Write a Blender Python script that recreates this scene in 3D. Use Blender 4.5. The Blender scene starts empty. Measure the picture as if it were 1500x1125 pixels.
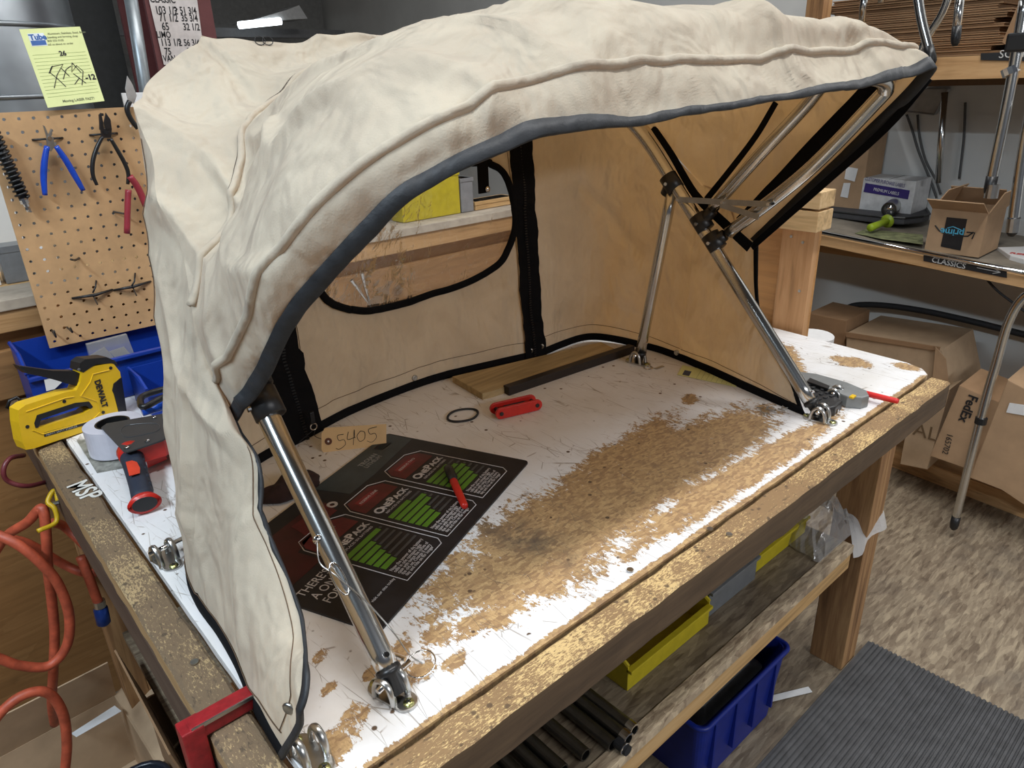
import bpy, bmesh, math, random
import numpy as np
from mathutils import Vector, Matrix, noise
random.seed(7)
PI = math.pi
scene = bpy.context.scene
TH = 0.84                                   # height of the bench top above the floor
# ------------------------------------------------------------------ camera, world, lights, exposure
RIGHT = Vector((0.7456398, -0.6655731, -0.0321518))
DOWN = Vector((-0.2817825, -0.2712210, -0.9203466))
FWD = Vector((0.6038376, 0.6953069, -0.3897800))
FPX = 1044.674
cam = bpy.data.cameras.new('camera'); camo = bpy.data.objects.new('camera', cam)
scene.collection.objects.link(camo)
cam.sensor_width = 36.0; cam.lens = FPX / 1500 * 36; cam.clip_start = 0.01
M3 = Matrix((RIGHT, -DOWN, -FWD)).transposed()
camo.matrix_world = Matrix.Translation((0, 0, 0.58 + TH)) @ M3.to_4x4()
scene.camera = camo
world = bpy.data.worlds.new('world'); scene.world = world; world.use_nodes = True
world.node_tree.nodes['Background'].inputs[0].default_value = (0.80, 0.86, 1.0, 1)
world.node_tree.nodes['Background'].inputs[1].default_value = 0.10
scene.view_settings.view_transform = 'Standard'; scene.view_settings.look = 'None'
scene.view_settings.gamma = 1; scene.view_settings.use_curve_mapping = False
scene.view_settings.exposure = 0.0

def area_light(name, loc, sx, sy, power, color, rot=(0, 0, 0)):
    l = bpy.data.lights.new(name, 'AREA'); l.shape = 'RECTANGLE'; l.size = sx; l.size_y = sy
    l.energy = power; l.color = color
    o = bpy.data.objects.new(name, l); scene.collection.objects.link(o)
    o.location = loc; o.rotation_euler = rot
    return o
area_light('bench_strip_light', (1.15, 0.02, TH + 3.0), 3.0, 0.16, 90, (1.0, 0.985, 0.96))
area_light('front_fill_light', (0.9, -2.0, TH + 1.15), 1.6, 0.4, 64, (0.95, 0.97, 1.0))  # added fill from the front, low enough to reach under the visor
area_light('back_fill_light', (2.0, 2.4, TH + 2.6), 1.6, 0.16, 16, (0.95, 0.98, 1.0))  # unseen lamp added to light the background and the back of the canvas
area_light('left_fill_light', (-1.2, 0.3, TH + 1.9), 0.16, 1.4, 74, (0.76, 0.89, 1.0))  # added cool fill that brightens the left side of the canvas

area_light('shelf_fill_light', (2.85, 0.5, TH + 1.9), 0.16, 1.4, 11, (0.97, 0.98, 1.0))  # added fill that brightens the white wall behind the shelving

# ------------------------------------------------------------------ helpers
def col(): return scene.collection
def U(u, v, x=None, y=None, z=None):
    """world point (bench-top height = 0) seen at pixel u,v of a 1500x1125 frame on a plane of the room"""
    d = RIGHT * (u - 750) + DOWN * (v - 562.5) + FWD * FPX
    C = Vector((0, 0, 0.58))
    if x is not None: t = x / d.x
    elif y is not None: t = y / d.y
    else: t = (z - 0.58) / d.z
    return C + d * t
def tag(o, label=None, cat=None, group=None, kind=None):
    if label: o['label'] = label
    if cat: o['category'] = cat
    if group: o['group'] = group
    if kind: o['kind'] = kind
    return o
def thing(name, label, cat, loc=(0, 0, 0), rot=(0, 0, 0), group=None):
    o = bpy.data.objects.new(name, None); col().objects.link(o)
    o.empty_display_size = 0.05
    o.location = loc; o.rotation_euler = rot
    o['wm'] = 1
    return tag(o, label, cat, group)
def matrix_of(o):
    m = o.matrix_basis.copy(); p = o.parent
    while p: m = p.matrix_basis @ m; p = p.parent
    return m
def obj(name, bm, m, parent=None, world=False, smooth=False, label=None):
    me = bpy.data.meshes.new(name)
    if world and parent is not None:
        bmesh.ops.transform(bm, matrix=matrix_of(parent).inverted(), verts=bm.verts)
    bmesh.ops.recalc_face_normals(bm, faces=bm.faces)
    if smooth:
        for f in bm.faces: f.smooth = True
    bm.to_mesh(me); bm.free()
    if m: me.materials.append(m)
    o = bpy.data.objects.new(name, me); col().objects.link(o)
    if parent is not None: o.parent = parent
    if label: o['label'] = label
    return o
def single(name, bm, m, label, cat, group=None, smooth=False):
    """a thing that is one mesh; the origin goes to the middle of its base"""
    vs = [v.co for v in bm.verts]
    lo = Vector([min(c[i] for c in vs) for i in range(3)]); hi = Vector([max(c[i] for c in vs) for i in range(3)])
    b = Vector(((lo.x + hi.x) / 2, (lo.y + hi.y) / 2, lo.z))
    bmesh.ops.translate(bm, vec=-b, verts=bm.verts)
    o = obj(name, bm, m, smooth=smooth); o.location = b
    return tag(o, label, cat, group)
def struct(name, bm, m, smooth=False):
    o = obj(name, bm, m, smooth=smooth); o['kind'] = 'structure'; return o
def stuff(o): o['kind'] = 'stuff'; return o
def BM(): return bmesh.new()
def add_box(bm, lo, hi, M=None, bev=0):
    vs = []
    for x in (lo[0], hi[0]):
        for y in (lo[1], hi[1]):
            for z in (lo[2], hi[2]):
                p = Vector((x, y, z)); vs.append(bm.verts.new(M @ p if M else p))
    fs = [(0, 1, 3, 2), (4, 6, 7, 5), (0, 4, 5, 1), (2, 3, 7, 6), (0, 2, 6, 4), (1, 5, 7, 3)]
    faces = [bm.faces.new([vs[i] for i in f]) for f in fs]
    if bev:
        es = list({e for f in faces for e in f.edges})
        bmesh.ops.bevel(bm, geom=es, offset=bev, segments=2, affect='EDGES', profile=0.6)
    return bm
def box(lo, hi, M=None, bev=0): return add_box(BM(), lo, hi, M, bev)
def frame_axes(t):
    t = t.normalized(); a = Vector((0, 0, 1)) if abs(t.z) < 0.9 else Vector((1, 0, 0))
    n = t.cross(a).normalized(); return n, t.cross(n).normalized()
def smooth_path(pts, n=6, closed=False):
    P = [Vector(p) for p in pts]; out = []; N = len(P)
    if N < 3 and not closed:
        return [P[0].lerp(P[-1], i / n) for i in range(n + 1)]
    rng = range(N if closed else N - 1)
    for i in rng:
        if closed: a, b, c, d = P[(i - 1) % N], P[i], P[(i + 1) % N], P[(i + 2) % N]
        else: a = P[i - 1] if i else P[0] * 2 - P[1]; b = P[i]; c = P[i + 1]; d = P[i + 2] if i + 2 < N else P[-1] * 2 - P[-2]
        for k in range(n):
            t = k / n
            out.append(0.5 * ((2 * b) + (c - a) * t + (2 * a - 5 * b + 4 * c - d) * t * t + (3 * b - a - 3 * c + d) * t ** 3))
    if not closed: out.append(P[-1].copy())
    return out
def add_tube(bm, path, r, seg=12, closed=False, flat=None, up=None, cap=True):
    """sweep; r a number or a list; flat=(a,b) scales the section"""
    P = [Vector(p) for p in path]; N = len(P); rings = []
    nprev = None
    for i, p in enumerate(P):
        if closed: t = P[(i + 1) % N] - P[i - 1]
        else: t = P[min(i + 1, N - 1)] - P[max(i - 1, 0)]
        if t.length < 1e-9: t = Vector((0, 0, 1))
        t.normalize()
        if up is not None: n = (Vector(up) - t * Vector(up).dot(t)).normalized(); 
        elif nprev is None: n = frame_axes(t)[0]
        else:
            n = nprev - t * nprev.dot(t)
            n = n.normalized() if n.length > 1e-6 else frame_axes(t)[0]
        nprev = n; b = t.cross(n)
        rr = r[i] if isinstance(r, (list, tuple)) else r
        fa, fb = flat or (1, 1)
        rings.append([bm.verts.new(p + (n * math.cos(2 * PI * k / seg) * fa + b * math.sin(2 * PI * k / seg) * fb) * rr) for k in range(seg)])
    M = N if closed else N - 1
    for i in range(M):
        A, B = rings[i], rings[(i + 1) % N]
        for k in range(seg):
            bm.faces.new((A[k], A[(k + 1) % seg], B[(k + 1) % seg], B[k]))
    if not closed and cap:
        bm.faces.new(rings[0][::-1]); bm.faces.new(rings[-1])
    return bm
def tube(path, r, seg=12, **k): return add_tube(BM(), path, r, seg, **k)
def cyl(a, b, r, seg=16, r2=None): return add_tube(BM(), [a, b], [r, r if r2 is None else r2], seg)
def add_lathe(bm, prof, seg=24, M=None):
    """prof: list of (r,z)"""
    rings = []
    for r, z in prof:
        ring = []
        for k in range(seg):
            p = Vector((r * math.cos(2 * PI * k / seg), r * math.sin(2 * PI * k / seg), z))
            ring.append(bm.verts.new(M @ p if M else p))
        rings.append(ring)
    for A, B in zip(rings, rings[1:]):
        for k in range(seg): bm.faces.new((A[k], A[(k + 1) % seg], B[(k + 1) % seg], B[k]))
    if prof[0][0] > 1e-6 and prof[0] != prof[-1]: bm.faces.new(rings[0][::-1])
    if prof[-1][0] > 1e-6 and prof[0] != prof[-1]: bm.faces.new(rings[-1])
    return bm
def lathe(prof, seg=24, M=None): return add_lathe(BM(), prof, seg, M)
def add_prism(bm, pts, off, bev=0):
    """extrude the flat polygon pts (3D) by vector off"""
    P = [Vector(p) for p in pts]; off = Vector(off)
    a = [bm.verts.new(p) for p in P]; b = [bm.verts.new(p + off) for p in P]
    n = len(P); fs = [bm.faces.new(a[::-1]), bm.faces.new(b)]
    for i in range(n): fs.append(bm.faces.new((a[i], a[(i + 1) % n], b[(i + 1) % n], b[i])))
    if bev:
        es = list({e for f in fs[:2] for e in f.edges})
        bmesh.ops.bevel(bm, geom=es, offset=bev, segments=2, affect='EDGES', profile=0.6)
    return bm
def prism(pts, off, bev=0): return add_prism(BM(), pts, off, bev)
def frame_M(o, ax, ay):
    ax = Vector(ax).normalized(); ay = Vector(ay); ay = (ay - ax * ay.dot(ax)).normalized(); az = ax.cross(ay)
    m = Matrix((ax, ay, az)).transposed().to_4x4(); m.translation = Vector(o); return m
def text(name, s, size, m, M, parent, depth=0.0002, align='LEFT', sx=1.0, bold=0.0, shear=0.0, label=None):
    """lettering as a flat mesh; M places it in the parent's own frame"""
    cu = bpy.data.curves.new(name, 'FONT'); cu.body = s; cu.size = size; cu.extrude = depth; cu.align_x = align
    cu.offset = bold; cu.shear = shear; cu.resolution_u = 3
    t = bpy.data.objects.new('tmp', cu); col().objects.link(t)
    dg = bpy.context.evaluated_depsgraph_get(); me = bpy.data.meshes.new_from_object(t.evaluated_get(dg))
    bpy.data.objects.remove(t); bpy.data.curves.remove(cu)
    me.transform(M @ Matrix.Diagonal((sx, 1, 1, 1))); me.name = name
    me.materials.clear(); me.materials.append(m)
    o = bpy.data.objects.new(name, me); col().objects.link(o); o.parent = parent
    if label: o['label'] = label
    return o
def strokes(lines, M, r, n=5):
    bm = BM()
    for ln in lines:
        pts = [M @ Vector((p[0], p[1], 0)) for p in ln]
        add_tube(bm, smooth_path(pts, n) if len(pts) > 2 else pts, r, 5, flat=(1, 1))
    return bm
def quadM(M, x0, y0, x1, y1, h=0.0003):
    return box((x0, y0, 0), (x1, y1, h), M)
def sheet(bm_pts, t=0.0006): ...

# ------------------------------------------------------------------ materials
def newmat(name):
    m = bpy.data.materials.new(name); m.use_nodes = True
    nt = m.node_tree; return m, nt, nt.nodes['Principled BSDF']
class NT:
    """tiny node helper"""
    def __init__(s, nt): s.nt = nt
    def n(s, t, **kw):
        x = s.nt.nodes.new(t)
        for k, v in kw.items(): setattr(x, k, v)
        return x
    def link(s, a, b): s.nt.links.new(a, b)
    def coord(s, scale=(1, 1, 1), rot=(0, 0, 0), loc=(0, 0, 0)):
        tc = s.n('ShaderNodeTexCoord'); mp = s.n('ShaderNodeMapping')
        mp.inputs['Scale'].default_value = scale; mp.inputs['Rotation'].default_value = rot; mp.inputs['Location'].default_value = loc
        s.link(tc.outputs['Object'], mp.inputs['Vector']); return mp.outputs[0]
    def noise(s, vec, scale, detail=4, rough=0.6, dist=0):
        x = s.n('ShaderNodeTexNoise'); s.link(vec, x.inputs['Vector'])
        x.inputs['Scale'].default_value = scale; x.inputs['Detail'].default_value = detail
        x.inputs['Roughness'].default_value = rough; x.inputs['Distortion'].default_value = dist
        return x.outputs['Fac']
    def vor(s, vec, scale, feature='F1', out='Distance', rnd=1):
        x = s.n('ShaderNodeTexVoronoi', feature=feature); s.link(vec, x.inputs['Vector'])
        x.inputs['Scale'].default_value = scale; x.inputs['Randomness'].default_value = rnd
        return x.outputs[out]
    def math(s, op, a, b=None, clamp=False):
        x = s.n('ShaderNodeMath', operation=op); x.use_clamp = clamp
        for i, q in enumerate((a, b)):
            if q is None: continue
            if isinstance(q, (int, float)): x.inputs[i].default_value = q
            else: s.link(q, x.inputs[i])
        return x.outputs[0]
    def step(s, f, lo, hi, a=0, b=1):
        x = s.n('ShaderNodeMapRange'); x.interpolation_type = 'SMOOTHSTEP'
        s.link(f, x.inputs[0]); x.inputs[1].default_value = lo; x.inputs[2].default_value = hi
        x.inputs[3].default_value = a; x.inputs[4].default_value = b; return x.outputs[0]
    def mix(s, fac, a, b):
        x = s.n('ShaderNodeMix', data_type='RGBA')
        for i, q in ((0, fac), (6, a), (7, b)):
            if isinstance(q, (int, float)): x.inputs[i].default_value = q
            elif isinstance(q, tuple): x.inputs[i].default_value = (*q[:3], 1)
            else: s.link(q, x.inputs[i])
        return x.outputs[2]
    def ramp(s, f, stops):
        x = s.n('ShaderNodeValToRGB'); s.link(f, x.inputs[0]); e = x.color_ramp.elements
        while len(e) < len(stops): e.new(0.5)
        for el, (p, c) in zip(e, stops): el.position = p; el.color = (*c, 1)
        return x.outputs[0]
    def bump(s, h, strength, dist, bsdf):
        b = s.n('ShaderNodeBump'); s.link(h, b.inputs['Height'])
        b.inputs['Strength'].default_value = strength; b.inputs['Distance'].default_value = dist
        s.link(b.outputs[0], bsdf.inputs['Normal']); return b
MC = {}
def plain(name, c, rough=0.5, metal=0.0, var=0.12, scale=40, bump=0.0, bdist=0.001, coat=0.0, alpha=None, spec=None):
    if name in MC: return MC[name]
    m, nt, p = newmat(name); N = NT(nt); v = N.coord()
    f = N.noise(v, scale, 3)
    lo = tuple(x * (1 - var) for x in c); hi = tuple(min(1, x * (1 + var)) for x in c)
    N.link(N.ramp(f, [(0.3, lo), (0.7, hi)]), p.inputs['Base Color'])
    p.inputs['Roughness'].default_value = rough; p.inputs['Metallic'].default_value = metal
    p.inputs['Coat Weight'].default_value = coat
    if spec is not None: p.inputs['Specular IOR Level'].default_value = spec
    if bump: N.bump(N.noise(v, scale * 3, 4), bump, bdist, p)
    MC[name] = m; return m
def wood(name, c1, c2, axis=0, rough=0.65, scale=1.0, dark=(0.08, 0.045, 0.02), knots=True, dirt=0.0):
    if name in MC: return MC[name]
    m, nt, p = newmat(name); N = NT(nt)
    sc = [26, 26, 26]; sc[axis] = 1.8
    v = N.coord(tuple(q * scale for q in sc)); v1 = N.coord()
    f = N.noise(v, 1.0, 5, 0.6, 1.2); g = N.noise(v, 4.5, 3, 0.6, 0.3)
    w = N.math('ADD', N.math('MULTIPLY', f, 0.7), N.math('MULTIPLY', g, 0.3))
    c = N.ramp(w, [(0.34, tuple(a * 0.62 for a in c1)), (0.46, c1), (0.58, c2), (0.7, c1)])
    if knots:
        k = N.vor(N.coord(tuple((2.2 if i != axis else 1.0) for i in range(3))), 2.6)
        c = N.mix(N.step(k, 0.05, 0.1, 0.75, 0), c, dark)
    if dirt:
        c = N.mix(N.step(N.noise(v1, 14, 6, 0.7), 0.48, 0.62, 0, dirt), c, dark)
    N.link(c, p.inputs['Base Color']); p.inputs['Roughness'].default_value = rough
    N.bump(w, 0.35, 0.002, p); MC[name] = m; return m
def worn_board(name, axis, base, flake, dark, amount=0.5):
    m, nt, p = newmat(name); N = NT(nt); v = N.coord()
    sc = [1, 1, 1]; sc[axis] = 0.35
    vs = N.coord(tuple(sc))
    n1 = N.noise(vs, 420, 4, 0.8, 0.3); n2 = N.noise(v, 9, 4, 0.6); n3 = N.noise(vs, 190, 5, 0.75)
    s = N.math('ADD', n1, N.math('MULTIPLY', N.math('SUBTRACT', n2, 0.5), 0.7))
    fl = N.step(s, 0.60 - amount * 0.2, 0.66 - amount * 0.2)
    dk = N.step(n3, 0.56, 0.66)
    c = N.mix(N.math('MULTIPLY', dk, 0.85), base, dark)
    c = N.mix(fl, c, flake)
    big = N.vor(N.coord((1, 1, 1)), 70, 'F1'); pit = N.math('MULTIPLY', N.step(big, 0.30, 0.16), N.step(N.noise(v, 28, 3), 0.5, 0.56))
    c = N.mix(N.math('MULTIPLY', pit, 0.85), c, dark)
    N.link(c, p.inputs['Base Color']); p.inputs['Roughness'].default_value = 0.72
    N.bump(N.math('ADD', n1, n3), 0.6, 0.0015, p); return m
def bench_top_mat():
    m, nt, p = newmat('worn_white_paint_over_strand_board'); N = NT(nt); v = N.coord()
    tc = N.n('ShaderNodeTexCoord'); sp = N.n('ShaderNodeSeparateXYZ'); N.link(tc.outputs['Object'], sp.inputs[0])
    X, Y = sp.outputs[0], sp.outputs[1]
    def blob(cx, cy, rx, ry, ang=0):
        ca, sa = math.cos(ang), math.sin(ang)
        dx = N.math('SUBTRACT', X, cx); dy = N.math('SUBTRACT', Y, cy)
        a = N.math('ADD', N.math('MULTIPLY', dx, ca / rx), N.math('MULTIPLY', dy, sa / rx))
        b = N.math('ADD', N.math('MULTIPLY', dx, -sa / ry), N.math('MULTIPLY', dy, ca / ry))
        d = N.math('SQRT', N.math('ADD', N.math('MULTIPLY', a, a), N.math('MULTIPLY', b, b)))
        return N.step(d, 1.9, 0.30)
    wear = None
    for q in ((0.66, 0.60, 0.27, 0.085, 0), (0.52, 0.575, 0.15, 0.075, -0.1), (0.93, 0.60, 0.22, 0.07, 0.0), (0.92, 0.50, 0.30, 0.030, 0), (0.80, 0.66, 0.20, 0.05, 0.2),
              (1.40, 0.70, 0.035, 0.13, -0.9), (1.33, 0.72, 0.03, 0.16, -0.75), (1.49, 0.60, 0.030, 0.04, 0), (0.8, 0.452, 0.8, 0.008, 0),
              (1.36, 0.452, 0.3, 0.010, 0), (1.54, 0.5, 0.02, 0.03, 0)):
        b = blob(*q); wear = b if wear is None else N.math('MAXIMUM', wear, b)
    for pu, pv, pr in ((520, 1045, .016), (488, 1092, .022), (612, 985, .018), (640, 935, .022), (668, 968, .014), (585, 955, .014), (690, 915, .02), (545, 985, .010), (470, 960, .010), (480, 1010, .008), (730, 905, .02), (1090, 505, .02), (1235, 500, .012), (1200, 560, .012), (1010, 585, .02), (960, 620, .02)):
        q_ = U(pu, pv, z=0); b = N.math('MULTIPLY', blob(q_.x, q_.y, pr * 1.5, pr * .9, .4), .80); wear = N.math('MAXIMUM', wear, b)
    n1 = N.noise(v, 70, 6, 0.75); n2 = N.noise(v, 22, 5, 0.7, 0.4)
    vst = N.coord((2.2, 0.8, 1), (0, 0, 0.35)); n4 = N.noise(vst, 75, 6, 0.8, 0.6)
    vsc = N.coord((1, 1, 1), (0, 0, 0.3)); 
    n6 = N.noise(v, 190, 5, 0.8)
    s = N.math('ADD', N.math('MULTIPLY', wear, 0.36), N.math('ADD', N.math('ADD', N.math('MULTIPLY', n4, 0.55), N.math('MULTIPLY', n6, 0.22)), N.math('MULTIPLY', n2, 0.50)))
    worn = N.step(s, 0.835, 0.85)
    # knife scratches: stretched cell edges in several directions
    scr = None
    for a, sc in ((0.5, 38), (-0.7, 34), (1.35, 42), (2.2, 26), (0.05, 48)):
        vv = N.coord((1, 0.22, 1), (0, 0, a), (sc, a, 0))
        e = N.vor(vv, sc, 'DISTANCE_TO_EDGE'); t = N.step(e, 0.014, 0.002)
        g = N.step(N.noise(vv, 30, 3), 0.52, 0.62)
        t = N.math('MULTIPLY', t, g); scr = t if scr is None else N.math('MAXIMUM', scr, t)
    # nicks and drilled holes
    d = N.vor(v, 42, 'F1'); keep = N.step(N.noise(v, 16, 2), 0.53, 0.56)
    dots = N.math('MULTIPLY', N.step(d, 0.16, 0.10), keep)
    osb = N.vor(N.coord((1, 2.4, 1), (0, 0, 0.4)), 110, 'F1', 'Color')
    sepc = N.n('ShaderNodeSeparateColor'); N.link(osb, sepc.inputs[0])
    strand = N.ramp(sepc.outputs[0], [(0.1, (0.30, 0.185, 0.095)), (0.5, (0.42, 0.27, 0.13)), (0.9, (0.52, 0.35, 0.17))])
    fib = N.noise(N.coord((2.4, 1, 1), (0, 0, 0.6)), 220, 5, 0.8)
    strand = N.mix(N.step(fib, 0.45, 0.62, 0, 0.5), strand, (0.24, 0.14, 0.07))
    # a dark stain rubbed into the bare wood
    st = N.math('MULTIPLY', blob(0.545, 0.63, 0.030, 0.10, 0.18), N.step(n2, 0.3, 0.7))
    strand = N.mix(N.math('MULTIPLY', st, 0.85), strand, (0.07, 0.055, 0.045))
    paint = N.mix(N.step(N.noise(v, 6, 5, 0.7), 0.4, 0.75, 0, 0.45), (0.76, 0.76, 0.77), (0.60, 0.56, 0.50))
    paint = N.mix(N.step(n1, 0.60, 0.72, 0, 0.35), paint, (0.5, 0.45, 0.4))
    c = N.mix(worn, paint, strand)
    c = N.mix(N.math('MULTIPLY', scr, 0.62), c, (0.20, 0.14, 0.09))
    c = N.mix(dots, c, (0.10, 0.06, 0.035))
    N.link(c, p.inputs['Base Color']); p.inputs['Roughness'].default_value = 0.55
    h = N.math('SUBTRACT', N.math('SUBTRACT', N.math('MULTIPLY', fib, 0.3), worn), N.math('ADD', scr, dots))
    N.bump(h, 0.5, 0.0008, p); return m
def osb_mat(name, tint=1.0, scale=1.0):
    m, nt, p = newmat(name); N = NT(nt)
    cols = []
    for a, s in ((0.5, 44), (-0.6, 34), (1.8, 56)):
        vv = N.coord((1, 5.5, 1), (0, 0, a), (a * 3, 0, 0))
        x = N.n('ShaderNodeTexVoronoi', feature='F1'); N.link(vv, x.inputs['Vector']); x.inputs['Scale'].default_value = s * scale / 2.2
        sp = N.n('ShaderNodeSeparateColor'); N.link(x.outputs['Color'], sp.inputs[0]); cols.append((sp.outputs[0], sp.outputs[1]))
    f = N.math('MULTIPLY', N.math('ADD', N.math('ADD', cols[0][0], cols[1][0]), cols[2][0]), 0.333)
    fine = N.noise(N.coord((1, 4, 1), (0, 0, 0.4)), 60, 5, 0.7)
    k = tint
    c = N.ramp(N.math('ADD', N.math('MULTIPLY', f, 0.7), N.math('MULTIPLY', fine, 0.3)), [(0.25, (0.11 * k, 0.078 * k, 0.05 * k)), (0.42, (0.18 * k, 0.135 * k, 0.09 * k)), (0.55, (0.23 * k, 0.18 * k, 0.122 * k)), (0.75, (0.33 * k, 0.265 * k, 0.18 * k))])
    c = N.mix(N.step(N.noise(N.coord(), 2.2, 5, 0.7), 0.45, 0.7, 0, 0.6), c, (0.10 * k, 0.085 * k, 0.07 * k))
    N.link(c, p.inputs['Base Color']); p.inputs['Roughness'].default_value = 0.6
    N.bump(fine, 0.3, 0.001, p); return m
def ply_mat(name, c1, c2, axis=0, s=1.0):
    if name in MC: return MC[name]
    m, nt, p = newmat(name); N = NT(nt)
    sc = [7, 7, 7]; sc[axis] = 1.3
    v = N.coord(tuple(q * s for q in sc)); n1 = N.noise(v, 1.0, 6, 0.55, 2.2)
    w = N.n('ShaderNodeMath', operation='FRACT'); N.link(N.math('MULTIPLY', n1, 7), w.inputs[0])
    f = N.noise(N.coord(tuple((60 if i != axis else 4) for i in range(3))), 1, 3)
    c = N.mix(N.math('MULTIPLY', w.outputs[0], 0.55), c1, c2)
    c = N.mix(N.step(f, 0.4, 0.7, 0, 0.35), c, tuple(q * 0.55 for q in c1))
    k = N.vor(N.coord((3, 3, 3)), 1.5); c = N.mix(N.step(k, 0.05, 0.13, 0.85, 0), c, (0.07, 0.035, 0.015))
    N.link(c, p.inputs['Base Color']); p.inputs['Roughness'].default_value = 0.55
    N.bump(f, 0.2, 0.001, p); MC[name] = m; return m
def cardboard(name='cardboard', c=(0.40, 0.26, 0.15)):
    return plain(name, c, 0.85, 0, 0.10, 14, 0.15, 0.001)
def canvas_mat():
    m, nt, p = newmat('cream_canvas'); N = NT(nt); v = N.coord()
    n1 = N.noise(v, 9, 5, 0.6, 0.5); n2 = N.noise(v, 60, 3, 0.6)
    c = N.mix(N.step(n1, 0.35, 0.7), (0.62, 0.565, 0.455), (0.52, 0.47, 0.38))
    c = N.mix(N.step(n2, 0.5, 0.8, 0, 0.25), c, (0.5, 0.44, 0.36))
    N.link(c, p.inputs['Base Color']); p.inputs['Roughness'].default_value = 0.9
    p.inputs['Specular IOR Level'].default_value = 0.15
    p.inputs['Sheen Weight'].default_value = 0.15
    wx = N.n('ShaderNodeTexWave'); wx.bands_direction = 'X'; N.link(v, wx.inputs[0]); wx.inputs['Scale'].default_value = 260
    wz = N.n('ShaderNodeTexWave'); wz.bands_direction = 'DIAGONAL'; N.link(v, wz.inputs[0]); wz.inputs['Scale'].default_value = 200
    h = N.math('ADD', N.math('MULTIPLY', N.noise(v, 500, 2), 0.02), N.math('MULTIPLY', N.noise(N.coord((1, 1, 0.55)), 13, 3, 0.5, 0.25), 1.6))
    b = N.bump(h, 0.85, 0.024, p)
    tr = N.n('ShaderNodeBsdfTranslucent'); tr.inputs[0].default_value = (0.85, 0.47, 0.17, 1); N.link(b.outputs[0], tr.inputs['Normal'])
    mx = N.n('ShaderNodeMixShader'); mx.inputs[0].default_value = 0.25
    out = nt.nodes['Material Output']
    N.link(p.outputs[0], mx.inputs[1]); N.link(tr.outputs[0], mx.inputs[2]); N.link(mx.outputs[0], out.inputs[0])
    return m
def vinyl_mat(name='clear_vinyl', haze=0.10, tint=(0.93, 0.93, 0.93)):
    m, nt, p = newmat(name); N = NT(nt); v = N.coord()
    out = nt.nodes['Material Output']
    t = N.n('ShaderNodeBsdfTransparent'); t.inputs[0].default_value = (*tint, 1)
    g = N.n('ShaderNodeBsdfGlossy'); g.inputs['Roughness'].default_value = 0.06
    d = N.n('ShaderNodeBsdfDiffuse'); d.inputs[0].default_value = (0.75, 0.75, 0.75, 1)
    b = N.n('ShaderNodeBump'); b.inputs['Strength'].default_value = 0.35; b.inputs['Distance'].default_value = 0.006
    N.link(N.noise(v, 22, 3, 0.5, 2.5), b.inputs['Height']); N.link(b.outputs[0], g.inputs['Normal'])
    fr = N.n('ShaderNodeFresnel'); fr.inputs[0].default_value = 1.5; N.link(b.outputs[0], fr.inputs['Normal'])
    m1 = N.n('ShaderNodeMixShader'); N.link(N.math('MULTIPLY', fr.outputs[0], 0.8), m1.inputs[0]); N.link(t.outputs[0], m1.inputs[1]); N.link(g.outputs[0], m1.inputs[2])
    m2 = N.n('ShaderNodeMixShader'); m2.inputs[0].default_value = haze; N.link(m1.outputs[0], m2.inputs[1]); N.link(d.outputs[0], m2.inputs[2])
    N.link(m2.outputs[0], out.inputs[0]); return m

CANVAS = canvas_mat(); VINYL = vinyl_mat(haze=.03); BAG = vinyl_mat('clear_bag_plastic', 0.22)
BLACKWEB = plain('black_webbing', (0.006, 0.006, 0.007), 0.9, spec=0.1)
BIND = plain('charcoal_binding_tape', (0.020, 0.022, 0.026), 0.6, 0, 0.25, 60, 0.3, 0.002)
STEEL = plain('brushed_tube', (0.62, 0.62, 0.61), 0.2, 1.0, 0.06, 30)
STEEL2 = plain('cast_steel', (0.50, 0.50, 0.49), 0.3, 1.0, 0.1, 60)
CHROME = plain('chrome', (0.75, 0.75, 0.76), 0.1, 1.0, 0.03)
DULLTUBE = plain('dull_dark_tube', (0.20, 0.20, 0.19), 0.35, 1.0, 0.1)
BLACKP = plain('black_plastic', (0.012, 0.012, 0.013), 0.38)
RUBBER = plain('black_rubber', (0.018, 0.018, 0.02), 0.7)
BRASS = plain('zinc_yellow_screw', (0.5, 0.5, 0.22), 0.3, 1.0)
WHITEP = plain('white_print', (0.72, 0.72, 0.70), 0.6, 0, 0.03)
WHITE = plain('white_paper', (0.72, 0.72, 0.72), 0.8, 0, 0.04)
INK = plain('black_ink', (0.012, 0.012, 0.014), 0.6)
MANILA = plain('manila_card', (0.66, 0.46, 0.24), 0.8, 0, 0.04)
NOTE = plain('yellow_note_paper', (0.72, 0.76, 0.36), 0.8, 0, 0.03)
NOTELINE = plain('note_rule', (0.42, 0.50, 0.22), 0.8)
REDP = plain('red_plastic', (0.55, 0.02, 0.012), 0.35)
REDPAINT = plain('chipped_red_paint', (0.24, 0.010, 0.014), 0.4, 0, 0.3, 60, 0.3)
BLUEP = plain('blue_plastic', (0.006, 0.035, 0.27), 0.35, 0, 0.06)
NAVYBIN = plain('deep_blue_plastic', (0.006, 0.02, 0.22), 0.45)
YELLOW = plain('yellow_plastic', (0.70, 0.44, 0.01), 0.35, 0, 0.05)
YBIN = plain('yellow_bin_plastic', (0.50, 0.40, 0.015), 0.45, 0, 0.1)
GREYBIN = plain('grey_clear_bin_plastic', (0.16, 0.17, 0.18), 0.3)
CARD = cardboard(); CARD2 = cardboard('brown_cardboard', (0.30, 0.18, 0.095)); CARD3 = cardboard('pale_cardboard', (0.46, 0.33, 0.21))
LUMBER = wood('pine_lumber', (0.56, 0.34, 0.14), (0.66, 0.43, 0.20), 0)
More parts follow.
